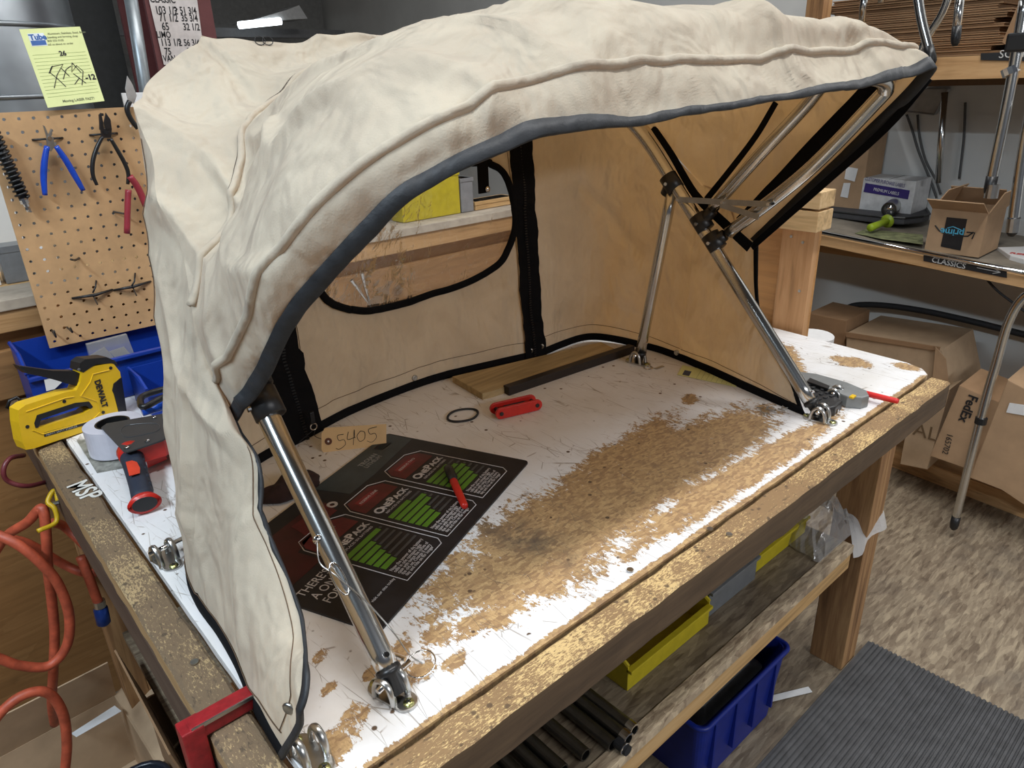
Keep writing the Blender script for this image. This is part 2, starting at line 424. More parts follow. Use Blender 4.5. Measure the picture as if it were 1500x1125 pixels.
LUMBER_Y = wood('pine_lumber_y', (0.52, 0.30, 0.13), (0.62, 0.38, 0.18), 1)
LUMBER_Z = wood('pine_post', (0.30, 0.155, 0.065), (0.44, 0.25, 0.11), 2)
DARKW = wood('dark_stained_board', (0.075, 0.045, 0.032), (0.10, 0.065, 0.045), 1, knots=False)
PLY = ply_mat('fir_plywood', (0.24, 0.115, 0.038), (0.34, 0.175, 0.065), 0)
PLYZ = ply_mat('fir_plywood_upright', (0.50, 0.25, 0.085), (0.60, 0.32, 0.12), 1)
PEG = plain('hardboard', (0.52, 0.315, 0.155), 0.55, 0, 0.10, 30)
OSBEDGE = osb_mat('shelf_strand_board', 2.3, 2.0)
GALV = plain('galvanised_sheet', (0.34, 0.37, 0.40), 0.38, 0.85, 0.25, 6)
MAROON = plain('maroon_steel', (0.12, 0.035, 0.035), 0.5, 0, 0.1)
WALLW = plain('white_wall_paint', (0.62, 0.62, 0.60), 0.8, 0, 0.05, 4, 0.2, 0.004)
GREEN = plain('green_print', (0.10, 0.30, 0.02), 0.6)

# ------------------------------------------------------------------ setting
FZ = -TH
m_floor = osb_mat('strand_board_floor', 1.0)
struct('floor', box((-4, -3, FZ - 0.05), (3.15, 7, FZ)), m_floor)
struct('ceiling', box((-4, -3, 3.3), (3.15, 7, 3.4)), plain('dark_ceiling', (0.03, 0.03, 0.032), 0.8))
struct('wall_right', box((3.1, -3, FZ), (3.2, 7, 3.3)), WALLW)
struct('wall_back', box((-4, 6.9, FZ), (3.15, 7.0, 3.3)), plain('dark_far_wall', (0.05, 0.05, 0.055), 0.8))
struct('wall_left', box((-4.1, -3, FZ), (-4, 7, 3.3)), plain('grey_far_wall', (0.18, 0.18, 0.18), 0.8))
# low plywood partition behind the bench
WY = 1.75
def back_z(z): return .58 - (.58 - z) * WY / 1.5
pw = thing('plywood_partition', 'low fir plywood partition wall with a lumber top rail behind the workbench', 'partition', (0.6, WY, FZ))
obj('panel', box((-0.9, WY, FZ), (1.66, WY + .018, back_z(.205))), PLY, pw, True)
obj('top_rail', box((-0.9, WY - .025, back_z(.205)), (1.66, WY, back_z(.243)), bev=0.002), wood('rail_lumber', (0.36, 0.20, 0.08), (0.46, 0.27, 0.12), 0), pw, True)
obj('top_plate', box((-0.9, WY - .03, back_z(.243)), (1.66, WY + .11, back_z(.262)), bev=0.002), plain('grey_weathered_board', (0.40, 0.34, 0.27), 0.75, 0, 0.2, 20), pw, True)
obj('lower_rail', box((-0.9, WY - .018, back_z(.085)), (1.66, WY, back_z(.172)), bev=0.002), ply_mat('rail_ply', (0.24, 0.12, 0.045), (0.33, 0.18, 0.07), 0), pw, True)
# end partition right of the bench
ep = thing('end_partition', 'orange fir plywood end panel with two lumber cleats at the right end of the bench', 'partition', (1.65, 1.1, FZ))
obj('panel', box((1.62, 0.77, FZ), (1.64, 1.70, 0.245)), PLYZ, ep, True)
obj('edge_board', box((1.598, 0.765, FZ), (1.62, 0.845, 0.245), bev=0.001), wood('edge_board_wood', (0.50, 0.27, 0.12), (0.58, 0.33, 0.16), 2, knots=False), ep, True)
for z0, z1 in ((0.246, 0.292), (0.297, 0.335)):
    obj('cleat', box((1.57, 0.75, z0), (1.64, 1.70, z1), bev=0.002), wood('cleat_wood', (0.62, 0.42, 0.21), (0.72, 0.52, 0.29), 1), ep, True)
for y, z in ((0.792, 0.215), (0.785, 0.10), (0.822, 0.225)):
    obj('screw', cyl((1.5965, y, z), (1.599, y, z), 0.0035, 8), STEEL2, ep, True)

# ------------------------------------------------------------------ workbench
wb = thing('workbench', 'wooden workbench with a worn white painted top and scuffed lumber rims', 'workbench', (0.85, 0.92, FZ))
TOPM = bench_top_mat()
tp = [(0.152, 0.452), (1.44, 0.452), (1.525, 0.455), (1.55, 0.475), (1.565, 0.512), (1.586, 0.83), (1.60, 1.72), (0.152, 1.72)]
top = obj('bench_top', prism([(x, y, -0.018) for x, y in tp], (0, 0, 0.018)), TOPM, wb)
top.location = -Vector(wb.location)
SIDEF = wood('shaded_rim_side', (0.085, 0.052, 0.028), (0.12, 0.075, 0.04), 0, knots=False)  # shade of the rim's upright faces put into a darker wood colour
def rim(name, lo, hi, m, seed, axis, side=SIDEF):
    """board with slightly battered long edges"""
    bm = BM(); n = 60; rings = []
    L = hi[axis] - lo[axis]
    o = 1 - axis
    for i in range(n + 1):
        t = lo[axis] + L * i / n
        c = []
        for a, b in ((0, 0), (0, 1), (1, 1), (1, 0)):
            off = 0.0018 * noise.noise(Vector((t * 22, a * 5 + seed, b * 3)))
            p = [0, 0, 0]; p[axis] = t
            p[o] = (lo[o], hi[o])[a] + off; p[2] = (lo[2], hi[2])[b] + off * 0.6
            c.append(tuple(p))
        # chamfer at the two upper corners
        (x0, x1, x2, x3) = c
        def ch(pt, d): q = list(pt); q[o] += d; return tuple(q)
        def dn(pt, d): q = list(pt); q[2] -= d; return tuple(q)
        r = [x0, dn(x1, 0.004), ch(x1, 0.004), ch(x2, -0.004), dn(x2, 0.004), x3]
        rings.append([bm.verts.new(q) for q in r])
    for A, B in zip(rings, rings[1:]):
        for k in range(6): bm.faces.new((A[k], A[(k + 1) % 6], B[(k + 1) % 6], B[k]))
    bm.faces.new(rings[0]); bm.faces.new(rings[-1][::-1])
    o = obj(name, bm, m, wb, True)
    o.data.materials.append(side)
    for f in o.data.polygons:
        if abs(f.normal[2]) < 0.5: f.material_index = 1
    return o
RIMF = worn_board('worn_front_rim', 0, (0.26, 0.16, 0.075), (0.62, 0.44, 0.20), (0.09, 0.055, 0.03), 0.42)
RIML = worn_board('worn_left_rim', 1, (0.16, 0.11, 0.065), (0.40, 0.29, 0.15), (0.07, 0.05, 0.032), 0.25)
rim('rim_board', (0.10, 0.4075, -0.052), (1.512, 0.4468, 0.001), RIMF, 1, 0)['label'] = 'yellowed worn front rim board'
rim('rim_board', (0.104, 0.4495, -0.03), (0.1455, 1.72, 0.001), RIML, 2, 1, wood('left_rim_side', (0.36, 0.22, 0.10), (0.42, 0.27, 0.13), 1, knots=False))['label'] = 'grey brown left rim board'
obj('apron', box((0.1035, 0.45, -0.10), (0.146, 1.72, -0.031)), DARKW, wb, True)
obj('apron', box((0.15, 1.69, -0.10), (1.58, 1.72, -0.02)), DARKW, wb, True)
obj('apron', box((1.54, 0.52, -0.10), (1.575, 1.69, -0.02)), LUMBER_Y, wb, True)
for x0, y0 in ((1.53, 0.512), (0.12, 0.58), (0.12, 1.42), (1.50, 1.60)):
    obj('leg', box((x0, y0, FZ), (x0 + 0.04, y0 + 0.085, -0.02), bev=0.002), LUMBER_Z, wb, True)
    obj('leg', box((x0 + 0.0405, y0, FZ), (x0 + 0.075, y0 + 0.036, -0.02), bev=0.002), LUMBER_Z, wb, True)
obj('lower_shelf', box((0.14, 0.535, -0.428), (1.45, 1.38, -0.412)), osb_mat('lower_shelf_board', 0.9), wb, True)
obj('shelf_lip', box((0.14, 0.508, -0.43), (1.45, 0.5345, -0.41), bev=0.001), OSBEDGE, wb, True)
obj('shelf_fascia', box((0.14, 0.512, -0.475), (1.45, 0.5345, -0.4305)), LUMBER, wb, True)
# screws in the rims
for u, v in ((285, 970), (923, 835), (1040, 775), (1068, 783)):
    p = U(u, v, z=0.002); obj('rim_screw', cyl(p, p + Vector((0, 0, 0.0012)), 0.0045, 12), STEEL2, wb, True)
# MSP painted on the left rim
MSPM = plain('old_white_marker', (0.62, 0.62, 0.58), 0.8)
Mt = frame_M(Vector((0.112, 1.235, 0.0022)) - Vector(wb.location), (0.13, -1, 0), (1, 0.13, 0))
text('painted_letters', 'MSP', 0.043, MSPM, Mt, wb, 0.0003, sx=1.0, bold=0.0006)

# ------------------------------------------------------------------ canvas canopy
def P(*a): return np.array(a, float)
def UX(u, v, x): q = U(u, v, x=x); return tuple(q)
rows = [
 [(.236,.741,.242),(.255,.68,.305),(.270,.61,.38),(.300,.54,.45),(.352,.490,.506),(.434,.463,.534),(.58,.458,.538),(.751,.450,.548),(.97,.440,.558),(1.12,.433,.566),(1.193,.430,.568),(1.218,.56,.43),(1.215,.69,.288)],
 [(.233,.760,.285),(.235,.70,.34),(.248,.625,.415),(.280,.54,.497),(.349,.479,.558),(.44,.457,.580),(.617,.447,.590),(.791,.439,.598),(.95,.437,.60),(1.084,.436,.602),(1.168,.450,.590),(1.217,.59,.45),(1.217,.73,.31)],
 [(.230,.775,.31),(.240,.73,.375),(.264,.685,.45),(.298,.635,.522),(.362,.60,.588),(.45,.585,.622),(.592,.56,.646),(.80,.515,.653),(.95,.51,.645),(1.08,.51,.632),(1.165,.53,.605),(1.216,.63,.50),(1.22,.755,.34)],
 [(.230,.788,.335),(.252,.775,.395),(.288,.765,.462),(.322,.76,.522),(.375,.765,.575),(.45,.78,.612),(.59,.79,.642),(.80,.70,.655),(.95,.70,.65),(1.08,.70,.635),(1.16,.70,.605),(1.212,.73,.50),(1.225,.78,.37)],
 [(.232,.797,.36),(.270,.82,.408),(.322,.843,.459),(.349,.878,.50),(.383,.929,.535),(.431,.972,.562),(.584,1.045,.615),(.80,1.085,.652),(.95,1.08,.652),(1.06,1.05,.63),(1.14,.99,.57),(1.195,.90,.48),(1.228,.82,.38)],
 [(.234,.805,.36),(.258,.87,.42),(.266,.93,.50),(.282,1.0,.562),(.324,1.07,.604),(.42,1.10,.643),(.57,1.115,.652),(.78,1.13,.66),(.95,1.12,.655),(1.06,1.09,.625),(1.15,1.03,.57),(1.205,.93,.48),(1.232,.83,.38)],
]
def cr(Pm, t):
    """catmull-rom on rows of control points, t in [0,n-1]"""
    n = len(Pm); i = min(int(t), n - 2); f = t - i
    a = Pm[i - 1] if i else 2 * Pm[0] - Pm[1]; b = Pm[i]; c = Pm[i + 1]; d = Pm[i + 2] if i + 2 < n else 2 * Pm[-1] - Pm[-2]
    return 0.5 * (2 * b + (c - a) * f + (2 * a - 5 * b + 4 * c - d) * f * f + (3 * b - a - 3 * c + d) * f ** 3)
RW = np.array(rows, float)
for k_, f_ in ((4, 1.03), (5, 1.06), (6, 1.08), (7, 1.08), (8, 1.08), (9, 1.06), (10, 1.02)):
    RW[1, k_] = (RW[1, k_] - (0, 0, .58)) * f_ + (0, 0, .58)
rows = [[tuple(c) for c in r] for r in RW]
def wrinkle(p, amp=1.0):
    q = Vector(p)
    n1 = noise.noise_vector(Vector((q.x * 6.0, q.y * 6.0, q.z * 4.2 + 3)))
    n2 = noise.noise_vector(Vector((q.x * 15, q.y * 13, q.z * 8)) + n1 * 0.9)
    # long ridged folds
    n3 = 1 - abs(noise.noise(Vector((q.x * 9 + q.z * 5, q.y * 5 - q.z * 2, q.z * 2.5 + 7)) + n1 * 0.5)) * 2
    f = Vector((n1.x, n1.y, n1.z)) * 0.0085 + Vector((n2.x, n2.y, n2.z)) * 0.0058
    f += Vector((-0.7, -0.4, 0.5)) * max(0, n3 - 0.5) * 0.026
    return np.array(q + f * amp)
def amp_top(u, v):
    a = 1.0
    if v < 0.45: a = 0.35 + 0.65 * v / 0.45
    if u > 10: a *= max(0.25, 1 - (u - 10) / 2)
    return a
def top_pt(v, u, wr=True):
    cols_ = np.array([cr(RW[r], u) for r in range(len(rows))])
    p = cr(cols_, v)
    return wrinkle(p, amp_top(u, v)) if wr else p
def grid_obj(name, fn, nu, nv, m, parent, skip=None):
    bm = BM(); G = [[None] * (nu + 1) for _ in range(nv + 1)]
    for j in range(nv + 1):
        for i in range(nu + 1): G[j][i] = bm.verts.new(fn(i / nu, j / nv))
    for j in range(nv):
        for i in range(nu):
            q = (G[j][i], G[j][i + 1], G[j + 1][i + 1], G[j + 1][i])
            if skip and skip(sum((Vector(w.co) for w in q), Vector()) / 4, i / nu, j / nv): continue
            bm.faces.new(q)
    for vtx in [w for w in bm.verts if not w.link_faces]: bm.verts.remove(vtx)
    return obj(name, bm, m, parent, True, smooth=True)
cp = thing('canvas_canopy', 'cream canvas canopy with charcoal edge tape stretched over a tube frame on the workbench', 'canopy', (0.72, 0.85, 0.0))
grid_obj('canvas_roof', lambda u, v: top_pt(v * 5, u * 12), 200, 90, CANVAS, cp)
# wall: upper line runs up the left fan edge, round the back rim, down the right
T = [rows[r][0] for r in range(6)] + [rows[5][k] for k in range(1, 12)] + [rows[r][12] for r in range(5, -1, -1)]
def Z0(u, v): q = U(u, v, z=0.0); return (q.x, q.y)
B = [Z0(415, 1113), Z0(385, 1062), Z0(362, 1012), Z0(345, 975), Z0(318, 928), Z0(290, 888), Z0(275, 842), (.215, .945), (.27, 1.01), (.36, 1.08), (.47, 1.115), (.60, 1.15),
     (.78, 1.162), (.95, 1.13), (1.045, 1.104), (1.20, 1.095), (1.252, .97), (1.247, .87), (1.232, .80), (1.215, .73), (1.20, .67), (1.187, .61), (1.172, .535)]
BZ = [0.001] * 14 + [0.004, 0.006] + [0.001] * 7
T = np.array(T); Bm = np.array([(x, y, z) for (x, y), z in zip(B, BZ)])
NC = len(T)
Ledge = np.array([Bm[0]] + [UX(*a) for a in ((444, 1050, .155), (457, 995, .170), (457, 945, .188), (432, 868, .203), (402, 795, .213), (387, 740, .221), (378, 685, .229))] + [T[0]])
Redge = np.array([Bm[-1]] + [UX(*a) for a in ((1166, 578, 1.19), (1140, 525, 1.20), (1116, 470, 1.205), (1108, 420, 1.21))] + [T[-1]])
def wall_pt(u, v, wr=True):
    """u 0..NC-1, v 0 base .. 1 top"""
    b = cr(Bm, u); t = cr(T, u); p = b * (1 - v) + t * v
    # cloth keeps upright: slight outward belly
    c0 = np.array((0.72, 0.85, 0)); d = p - c0; d[2] = 0; L = np.linalg.norm(d[:2]) + 1e-6
    s = 4 * v * (1 - v)
    for E, uu in ((Ledge, u), (Redge, NC - 1 - u)):
        if uu < 3.0:
            w = (1 - uu / 3.0) ** 2 * (1 if uu >= 0 else 1)
            e0 = E[0] * (1 - v) + E[-1] * v
            p = p + w * (cr(E, v * (len(E) - 1)) - e0)
    if 5 < u < 17: p = p + d / L * 0.012 * s
    if wr:
        a = 0.75
        a *= min(1, 0.1 + v * 6)
        top = min(1.0, (1 - v) * 8)
        tv = amp_top(0, 0) if (u < 1 or u > NC - 2) else 1.0
        p = wrinkle(p, a * top + (1 - top) * tv)
    return p
# window in the back wall
WP = [(605, 296), (648, 262), (690, 243), (712, 238), (730, 250), (742, 278), (747, 320), (742, 355), (728, 385), (700, 410), (650, 432), (600, 450), (550, 458), (515, 455), (492, 443), (474, 420)]
wp3 = [U(a, b, y=1.135) for a, b in WP]
wxz = smooth_path([Vector((p.x, 0, p.z)) for p in wp3[3:14]], 6)
wxz = [(p.x, p.z) for p in wxz]
# left and upper reaches of the window stay behind the roof: round it off there
zt = wxz[0][1]; xl = wxz[-1][0]
wxz += [(xl - 0.045, wxz[-1][1] + 0.03), (xl - 0.07, wxz[-1][1] + 0.09), (xl - 0.06, zt - 0.07), (xl - 0.02, zt - 0.012), (xl + 0.06, zt + 0.004), (xl + 0.25, zt + 0.004)]
def inside(x, z, poly):
    c = False; n = len(poly)
    for i in range(n):
        x1, z1 = poly[i]; x2, z2 = poly[i - 1]
        if (z1 > z) != (z2 > z) and x < (x2 - x1) * (z - z1) / (z2 - z1) + x1: c = not c
    return c
def skipwin(c, u, v): return c.y > 1.0 and inside(c.x, c.z, wxz)
# trim ring a little smaller so that the tape covers the cut
cx_ = sum(p[0] for p in wxz) / len(wxz); cz_ = sum(p[1] for p in wxz) / len(wxz)
grid_obj('canvas_wall', lambda u, v: wall_pt(u * (NC - 1), v), 330, 80, CANVAS, cp, skipwin)
# sampled back wall surface as y(x,z)
samp = [wall_pt(u, v) for u in np.linspace(7, 16, 90) for v in np.linspace(0.05, 0.98, 40)]
samp = np.array(samp)
def wall_y(x, z, off=0.0):
    d = (samp[:, 0] - x) ** 2 + (samp[:, 2] - z) ** 2
    k = np.argsort(d)[:4]; w = 1 / (d[k] + 1e-6); return float((samp[k, 1] * w).sum() / w.sum()) + off
# clear vinyl pane
bm = BM(); xs = [p[0] for p in wxz]; zs = [p[1] for p in wxz]; ng = 70
x0, x1, z0, z1 = min(xs) - .01, max(xs) + .01, min(zs) - .01, max(zs) + .01
Gv = {}
for i in range(ng + 1):
    for j in range(ng + 1):
        x = x0 + (x1 - x0) * i / ng; z = z0 + (z1 - z0) * j / ng
        if inside(x, z, [((a - cx_) * 1.03 + cx_, (b - cz_) * 1.03 + cz_) for a, b in wxz]):
            Gv[i, j] = bm.verts.new((x, wall_y(x, z, 0.002) + 0.0015 * noise.noise(Vector((x * 30, z * 30, 2))), z))
for (i, j) in list(Gv):
    if all(k in Gv for k in ((i + 1, j), (i + 1, j + 1), (i, j + 1))):
        bm.faces.new((Gv[i, j], Gv[i + 1, j], Gv[i + 1, j + 1], Gv[i, j + 1]))
for vv in [w for w in bm.verts if not w.link_faces]: bm.verts.remove(vv)
obj('window_pane', bm, VINYL, cp, True, smooth=True, label='clear wrinkled vinyl window')
ring = [Vector((x, wall_y(x, z, -0.004), z)) for x, z in wxz]
obj('window_binding', tube(smooth_path(ring, 3, True), 0.0085, 8, closed=True, flat=(1.0, 0.35), up=(0, 0, 1)) if False else
    tube(smooth_path(ring, 3, True), 0.0072, 8, closed=True), BLACKWEB, cp, True, smooth=True)
def band(name, A, Bq, off, m, parent, th=0.0016, smooth=True, label=None):
    """strip between two lines of points, with thickness, pushed by off (vector or list)"""
    bm = BM(); R = []
    for i, (a, b) in enumerate(zip(A, Bq)):
        a = Vector(a); b = Vector(b); o = Vector(off[i]) if isinstance(off, list) else Vector(off)
        n = o.normalized() if o.length > 0 else Vector((0, 0, 1))
        R.append([bm.verts.new(q) for q in (a + o, b + o, b + o + n * th, a + o + n * th)])
    for X_, Y_ in zip(R, R[1:]):
        for k in range(4): bm.faces.new((X_[k], X_[(k + 1) % 4], Y_[(k + 1) % 4], Y_[k]))
    bm.faces.new(R[0][::-1]); bm.faces.new(R[-1])
    return obj(name, bm, m, parent, True, smooth=False, label=label)
def wrap_edge(name, outer, inner, m, parent, th=0.002, label=None, pucker=0.0):
    """tape folded over a free edge: closed flat section enclosing the edge of the cloth"""
    bm = BM(); R = []
    n_ = len(outer)
    for i in range(n_):
        a = Vector(outer[i]); b = Vector(inner[i]); t = Vector(outer[min(i + 1, n_ - 1)]) - Vector(outer[max(i - 1, 0)])
        w = (b - a); n = t.cross(w).normalized() if t.cross(w).length > 1e-9 else Vector((0, 0, 1))
        e = th * (1 + pucker * noise.noise(a * 90))
        a2 = a - w.normalized() * 0.0015
        R.append([bm.verts.new(q) for q in (a2 + n * e * 0.5, a2 - n * e * 0.5, a - n * e, b - n * e, b + n * e, a + n * e)])
    for X_, Y_ in zip(R, R[1:]):
        for k in range(6): bm.faces.new((X_[k], X_[(k + 1) % 6], Y_[(k + 1) % 6], Y_[k]))
    bm.faces.new(R[0][::-1]); bm.faces.new(R[-1])
    return obj(name, bm, m, parent, True, smooth=True, label=label)
def edge_in(fn_o, fn_i, ts, width):
    O = [fn_o(t) for t in ts]; I = []
    for t, o in zip(ts, O):
        d = fn_i(t) - o; L = np.linalg.norm(d) + 1e-9; I.append(o + d / L * width)
    return O, I
# front visor tape
ts = np.linspace(0, 12, 260)
O, I = edge_in(lambda t: top_pt(0, t), lambda t: top_pt(0.30, t), ts, 0.0165)
wrap_edge('edge_tape', O, I, BIND, cp, 0.0022, 'charcoal tape along the front edge of the roof', 0.9)
ts = np.linspace(0, 1, 90)
O, I = edge_in(lambda t: wall_pt(0, t), lambda t: wall_pt(0.8, t), ts, 0.008)
wrap_edge('edge_tape', O, I, BIND, cp, 0.0022, 'charcoal tape down the left front edge')
O, I = edge_in(lambda t: wall_pt(NC - 1, t), lambda t: wall_pt(NC - 1.8, t), ts, 0.009)
wrap_edge('edge_tape', O, I, BLACKWEB, cp, 0.002, 'black tape down the right front edge')
ts = np.linspace(0.0, NC - 1, 330)
O, I = edge_in(lambda t: wall_pt(t, 0.0), lambda t: wall_pt(t, 0.12), ts, 0.016)
wrap_edge('hem_tape', O, I, BLACKWEB, cp, 0.002, 'black tape along the bottom hem')
# piped seams over the bows
def seam(v, u0, u1, lift, r):
    path = []
    for t in np.linspace(u0, u1, 150):
        p = top_pt(v, t); n = np.cross(top_pt(v, t + .05) - p, top_pt(min(v + .05, 5), t) - p); n /= np.linalg.norm(n) + 1e-9
        c = np.array((0.72, 0.85, 0.2)); n = n if n @ (p - c) > 0 else -n
        path.append(Vector(p + n * lift))
    return path
for v, lab, u0, u1 in ((1.0, 'piped seam nearest the front edge', 0.0, 11.2), (4.0, 'piped seam over the main bow', 0.0, 9.5)):
    pth = seam(v, u0, u1, 0.001, 0.0045)
    obj('piping', tube(pth, 0.0048, 8), CANVAS, cp, True, smooth=True, label=lab)
    st = BM(); q = [p + Vector((0, 0, 0)) for p in seam(v + (-0.0 if v == 1 else 0.0), u0, u1, 0.0035, 0)]
    off = seam(v + 0.05, u0, u1, 0.0012, 0)
    for i in range(0, len(off) - 1):
        a, b = off[i], off[i + 1]; add_tube(st, [a.lerp(b, 0.08), a.lerp(b, 0.5)], 0.0007, 4); add_tube(st, [a.lerp(b, 0.58), a.lerp(b, 0.96)], 0.0007, 4)
    stuff(obj('stitching', st, plain('grey_brown_thread', (.12, .10, .08), .8), cp, True))
# stitch lines on the wall panels
def wall_line(pts, inward, r=0.0006, n=60):
    out = []
    for i in range(n + 1):
        t = i / n * (len(pts) - 1); k = min(int(t), len(pts) - 2); f = t - k
        u = pts[k][0] * (1 - f) + pts[k + 1][0] * f; v = pts[k][1] * (1 - f) + pts[k + 1][1] * f
        p = wall_pt(u, v); c = np.array((0.72, 0.8, p[2])); d = c - p; d /= np.linalg.norm(d)
        out.append(Vector(p + d * inward))
    return out
def u_at(x, v=0.3, lo=8, hi=15.2):
    us = np.linspace(lo, hi, 200); return float(us[np.argmin([abs(wall_pt(u, v, False)[0] - x) for u in us])])
ZIP1 = u_at(0.468, 0.02); ZIP1T = u_at(0.445, 0.9); ZIP2 = u_at(1.034, 0.05); ZIP2T = u_at(1.002, 0.8)
st = BM()
for pts in ([(0.35, 0.05), (0.35, 0.95)], [(6.6, 0.045), (6.9, 0.5), (7.6, 0.98)], [(0.3, 0.05), (6.6, 0.045)]):
    add_tube(st, wall_line(pts, -0.0012), 0.0006, 4)
for pts in ([(ZIP2 - .28, 0.03), (ZIP2T - .28, .95)], [(ZIP2 + .22, 0.03), (ZIP2T + .22, .95)], [(ZIP1 + .28, .03), (ZIP1T + .28, .95)], [(ZIP1 + .33, .03), (ZIP1T + .33, .95)], [(ZIP1 - .3, .03), (ZIP1T - .3, .95)],
            [(ZIP1 + .3, 0.065), (ZIP2 - .2, 0.06)], [(ZIP2 + .2, 0.065), (NC - 1.3, 0.08)], [(6.5, 0.06), (ZIP1 - .2, 0.06)]):
    add_tube(st, wall_line(pts, 0.0014, n=90), 0.0006, 4)
stuff(obj('stitching', st, plain('brown_thread', (0.10, 0.06, 0.035), 0.8), cp, True))
# zips
def zipper(ub, ut, v0, v1, half, label, teeth=True):
    A, Bq, off = [], [], []
    for v in np.linspace(v0, v1, 60):
        u = ub * (1 - v) + ut * v
        w = 1.7 * half * (1 + 0.10 * noise.noise(Vector((v * 30, ub, 0)))) * (1.25 if v < 0.25 and ub < 12 else 1)
        A.append(wall_pt(u - w, v)); Bq.append(wall_pt(u + w, v))
        p = wall_pt(u, v); d = np.array((0.72, 0.75, p[2])) - p; d /= np.linalg.norm(d); off.append(tuple(d * 0.0045))
    z = band('zipper', A, Bq, off, BLACKWEB, cp, 0.002, label=label)
    st = BM()
    for v in np.linspace(v0, v1, 110):
        u = ub * (1 - v) + ut * v; p = wall_pt(u, v); d = np.array((0.72, 0.75, p[2])) - p; d /= np.linalg.norm(d)
        c = Vector(p + d * 0.0072); add_box(st, c - Vector((.003, .001, .0011)), c + Vector((.003, .001, .0011)))
    stuff(obj('zip_teeth', st, BLACKP, z, True))
    return z
zipper(ZIP1, ZIP1T, 0.0, 0.93, 0.155, 'wide black zip at the left of the window')
zipper(ZIP2, ZIP2T, -0.006, 0.93, 0.15, 'black zip at the right of the window')
zp = U(459, 622, y=1.08)
obj('zip_pull', tube([zp + Vector((0.006 * math.cos(a), 0, 0.006 * math.sin(a) - 0.004)) for a in np.linspace(0, 2 * PI, 17)[:-1]], 0.0011, 6, closed=True), CHROME, cp, True, smooth=True)
obj('zip_slider', box(zp + Vector((-.004, -.002, .002)), zp + Vector((.004, .004, .024)), bev=0.001), BLACKP, cp, True)
# window strap with its snap
sp_ = U(708, 262, y=1.115)
stp = obj('window_strap', box((sp_.x - .014, sp_.y - .002, sp_.z - .027), (sp_.x + .012, sp_.y + .0005, sp_.z + .05)), BLACKWEB, cp, True)
sn = U(714, 277, y=1.11)
obj('snap', lathe([(0, 0), (.006, 0), (.006, .002), (.003, .004), (0, .0045)], 14, Matrix.Translation(sn) @ Matrix.Rotation(PI / 2, 4, 'X')), CHROME, stp, True, smooth=True)
# snaps along the hem
def snap_at(u, v, inward, r=0.0065):
    p = wall_pt(u, v); c = np.array((0.72, 0.8, p[2])); d = c - p; d /= np.linalg.norm(d); d = Vector(d) * (1 if inward > 0 else -1)
    q = Vector(p) + d * 0.001; M = q.to_track_quat('Z', 'Y').to_matrix().to_4x4() if False else d.to_track_quat('Z', 'Y').to_matrix().to_4x4(); M.translation = q
    obj('snap', lathe([(0, 0), (r, 0), (r, .0015), (r * .75, .003), (r * .5, .0018), (0, .0022)], 16, M), STEEL2, cp, True, smooth=True)
for x in (0.42, ):
    snap_at(ZIP1 - 0.42, 0.035, 1)
snap_at(u_at(0.742, 0.03), 0.035, 1); snap_at(ZIP2 - 0.13, 0.03, 1); snap_at(ZIP2 + 0.14, 0.035, 1); snap_at(16.9, 0.04, 1)
snap_at(0.32, 0.12, -1)
tpn = top_pt(4.92, 5.6); 
for k in (0, 1):
    c = Vector(tpn) + Vector((0.012 * k - .006, 0.0, 0.006))
    obj('thread_loop', tube([c + Vector((0.008 * math.cos(a), 0.002 * math.sin(a), 0.006 * math.sin(a))) for a in np.linspace(0, 2 * PI, 13)[:-1]], 0.0007, 5, closed=True), INK, cp, True)
# black webbing on the inside of the right side
def xband(pix, w, x, label):
    Pp = smooth_path([U(a, b, x=x) for a, b in pix], 6)
    A, Bq = [], []
    for i, p in enumerate(Pp):
        t = (Pp[min(i + 1, len(Pp) - 1)] - Pp[max(i - 1, 0)]).normalized(); n = t.cross(Vector((1, 0, 0))).normalized()
        ww = w[0] + (w[1] - w[0]) * i / (len(Pp) - 1)
        A.append(p - n * ww); Bq.append(p + n * ww)
    band('seam_webbing', A, Bq, (-0.002, 0, 0), BLACKWEB, cp, 0.002, label=label)
xband([(958, 186), (985, 226), (1020, 285), (1060, 325), (1100, 362)], (0.006, 0.010), 1.192, 'black webbing running down the side beside the main bow')
xband([(1138, 150), (1108, 200), (1070, 250), (1036, 292)], (0.005, 0.006), 1.192, 'thin black webbing between two bows')
us_ = np.linspace(9.7, 11.95, 60)
band('seam_webbing', [top_pt(1.12, u) for u in us_], [top_pt(1.12 + .42 * min(1, 1.2 - .35 * (u - 9.7) / 2.25), u) for u in us_],
     [tuple((np.array((.72, .8, .25)) - top_pt(1.4, u)) / np.linalg.norm(np.array((.72, .8, .25)) - top_pt(1.4, u)) * .004) for u in us_], BLACKWEB, cp, 0.002, label='broad black webbing behind the front bow')
xband([(1362, 114), (1300, 186), (1200, 276), (1102, 362)], (0.006, 0.006), 1.208, 'black tape along the right edge of the visor')

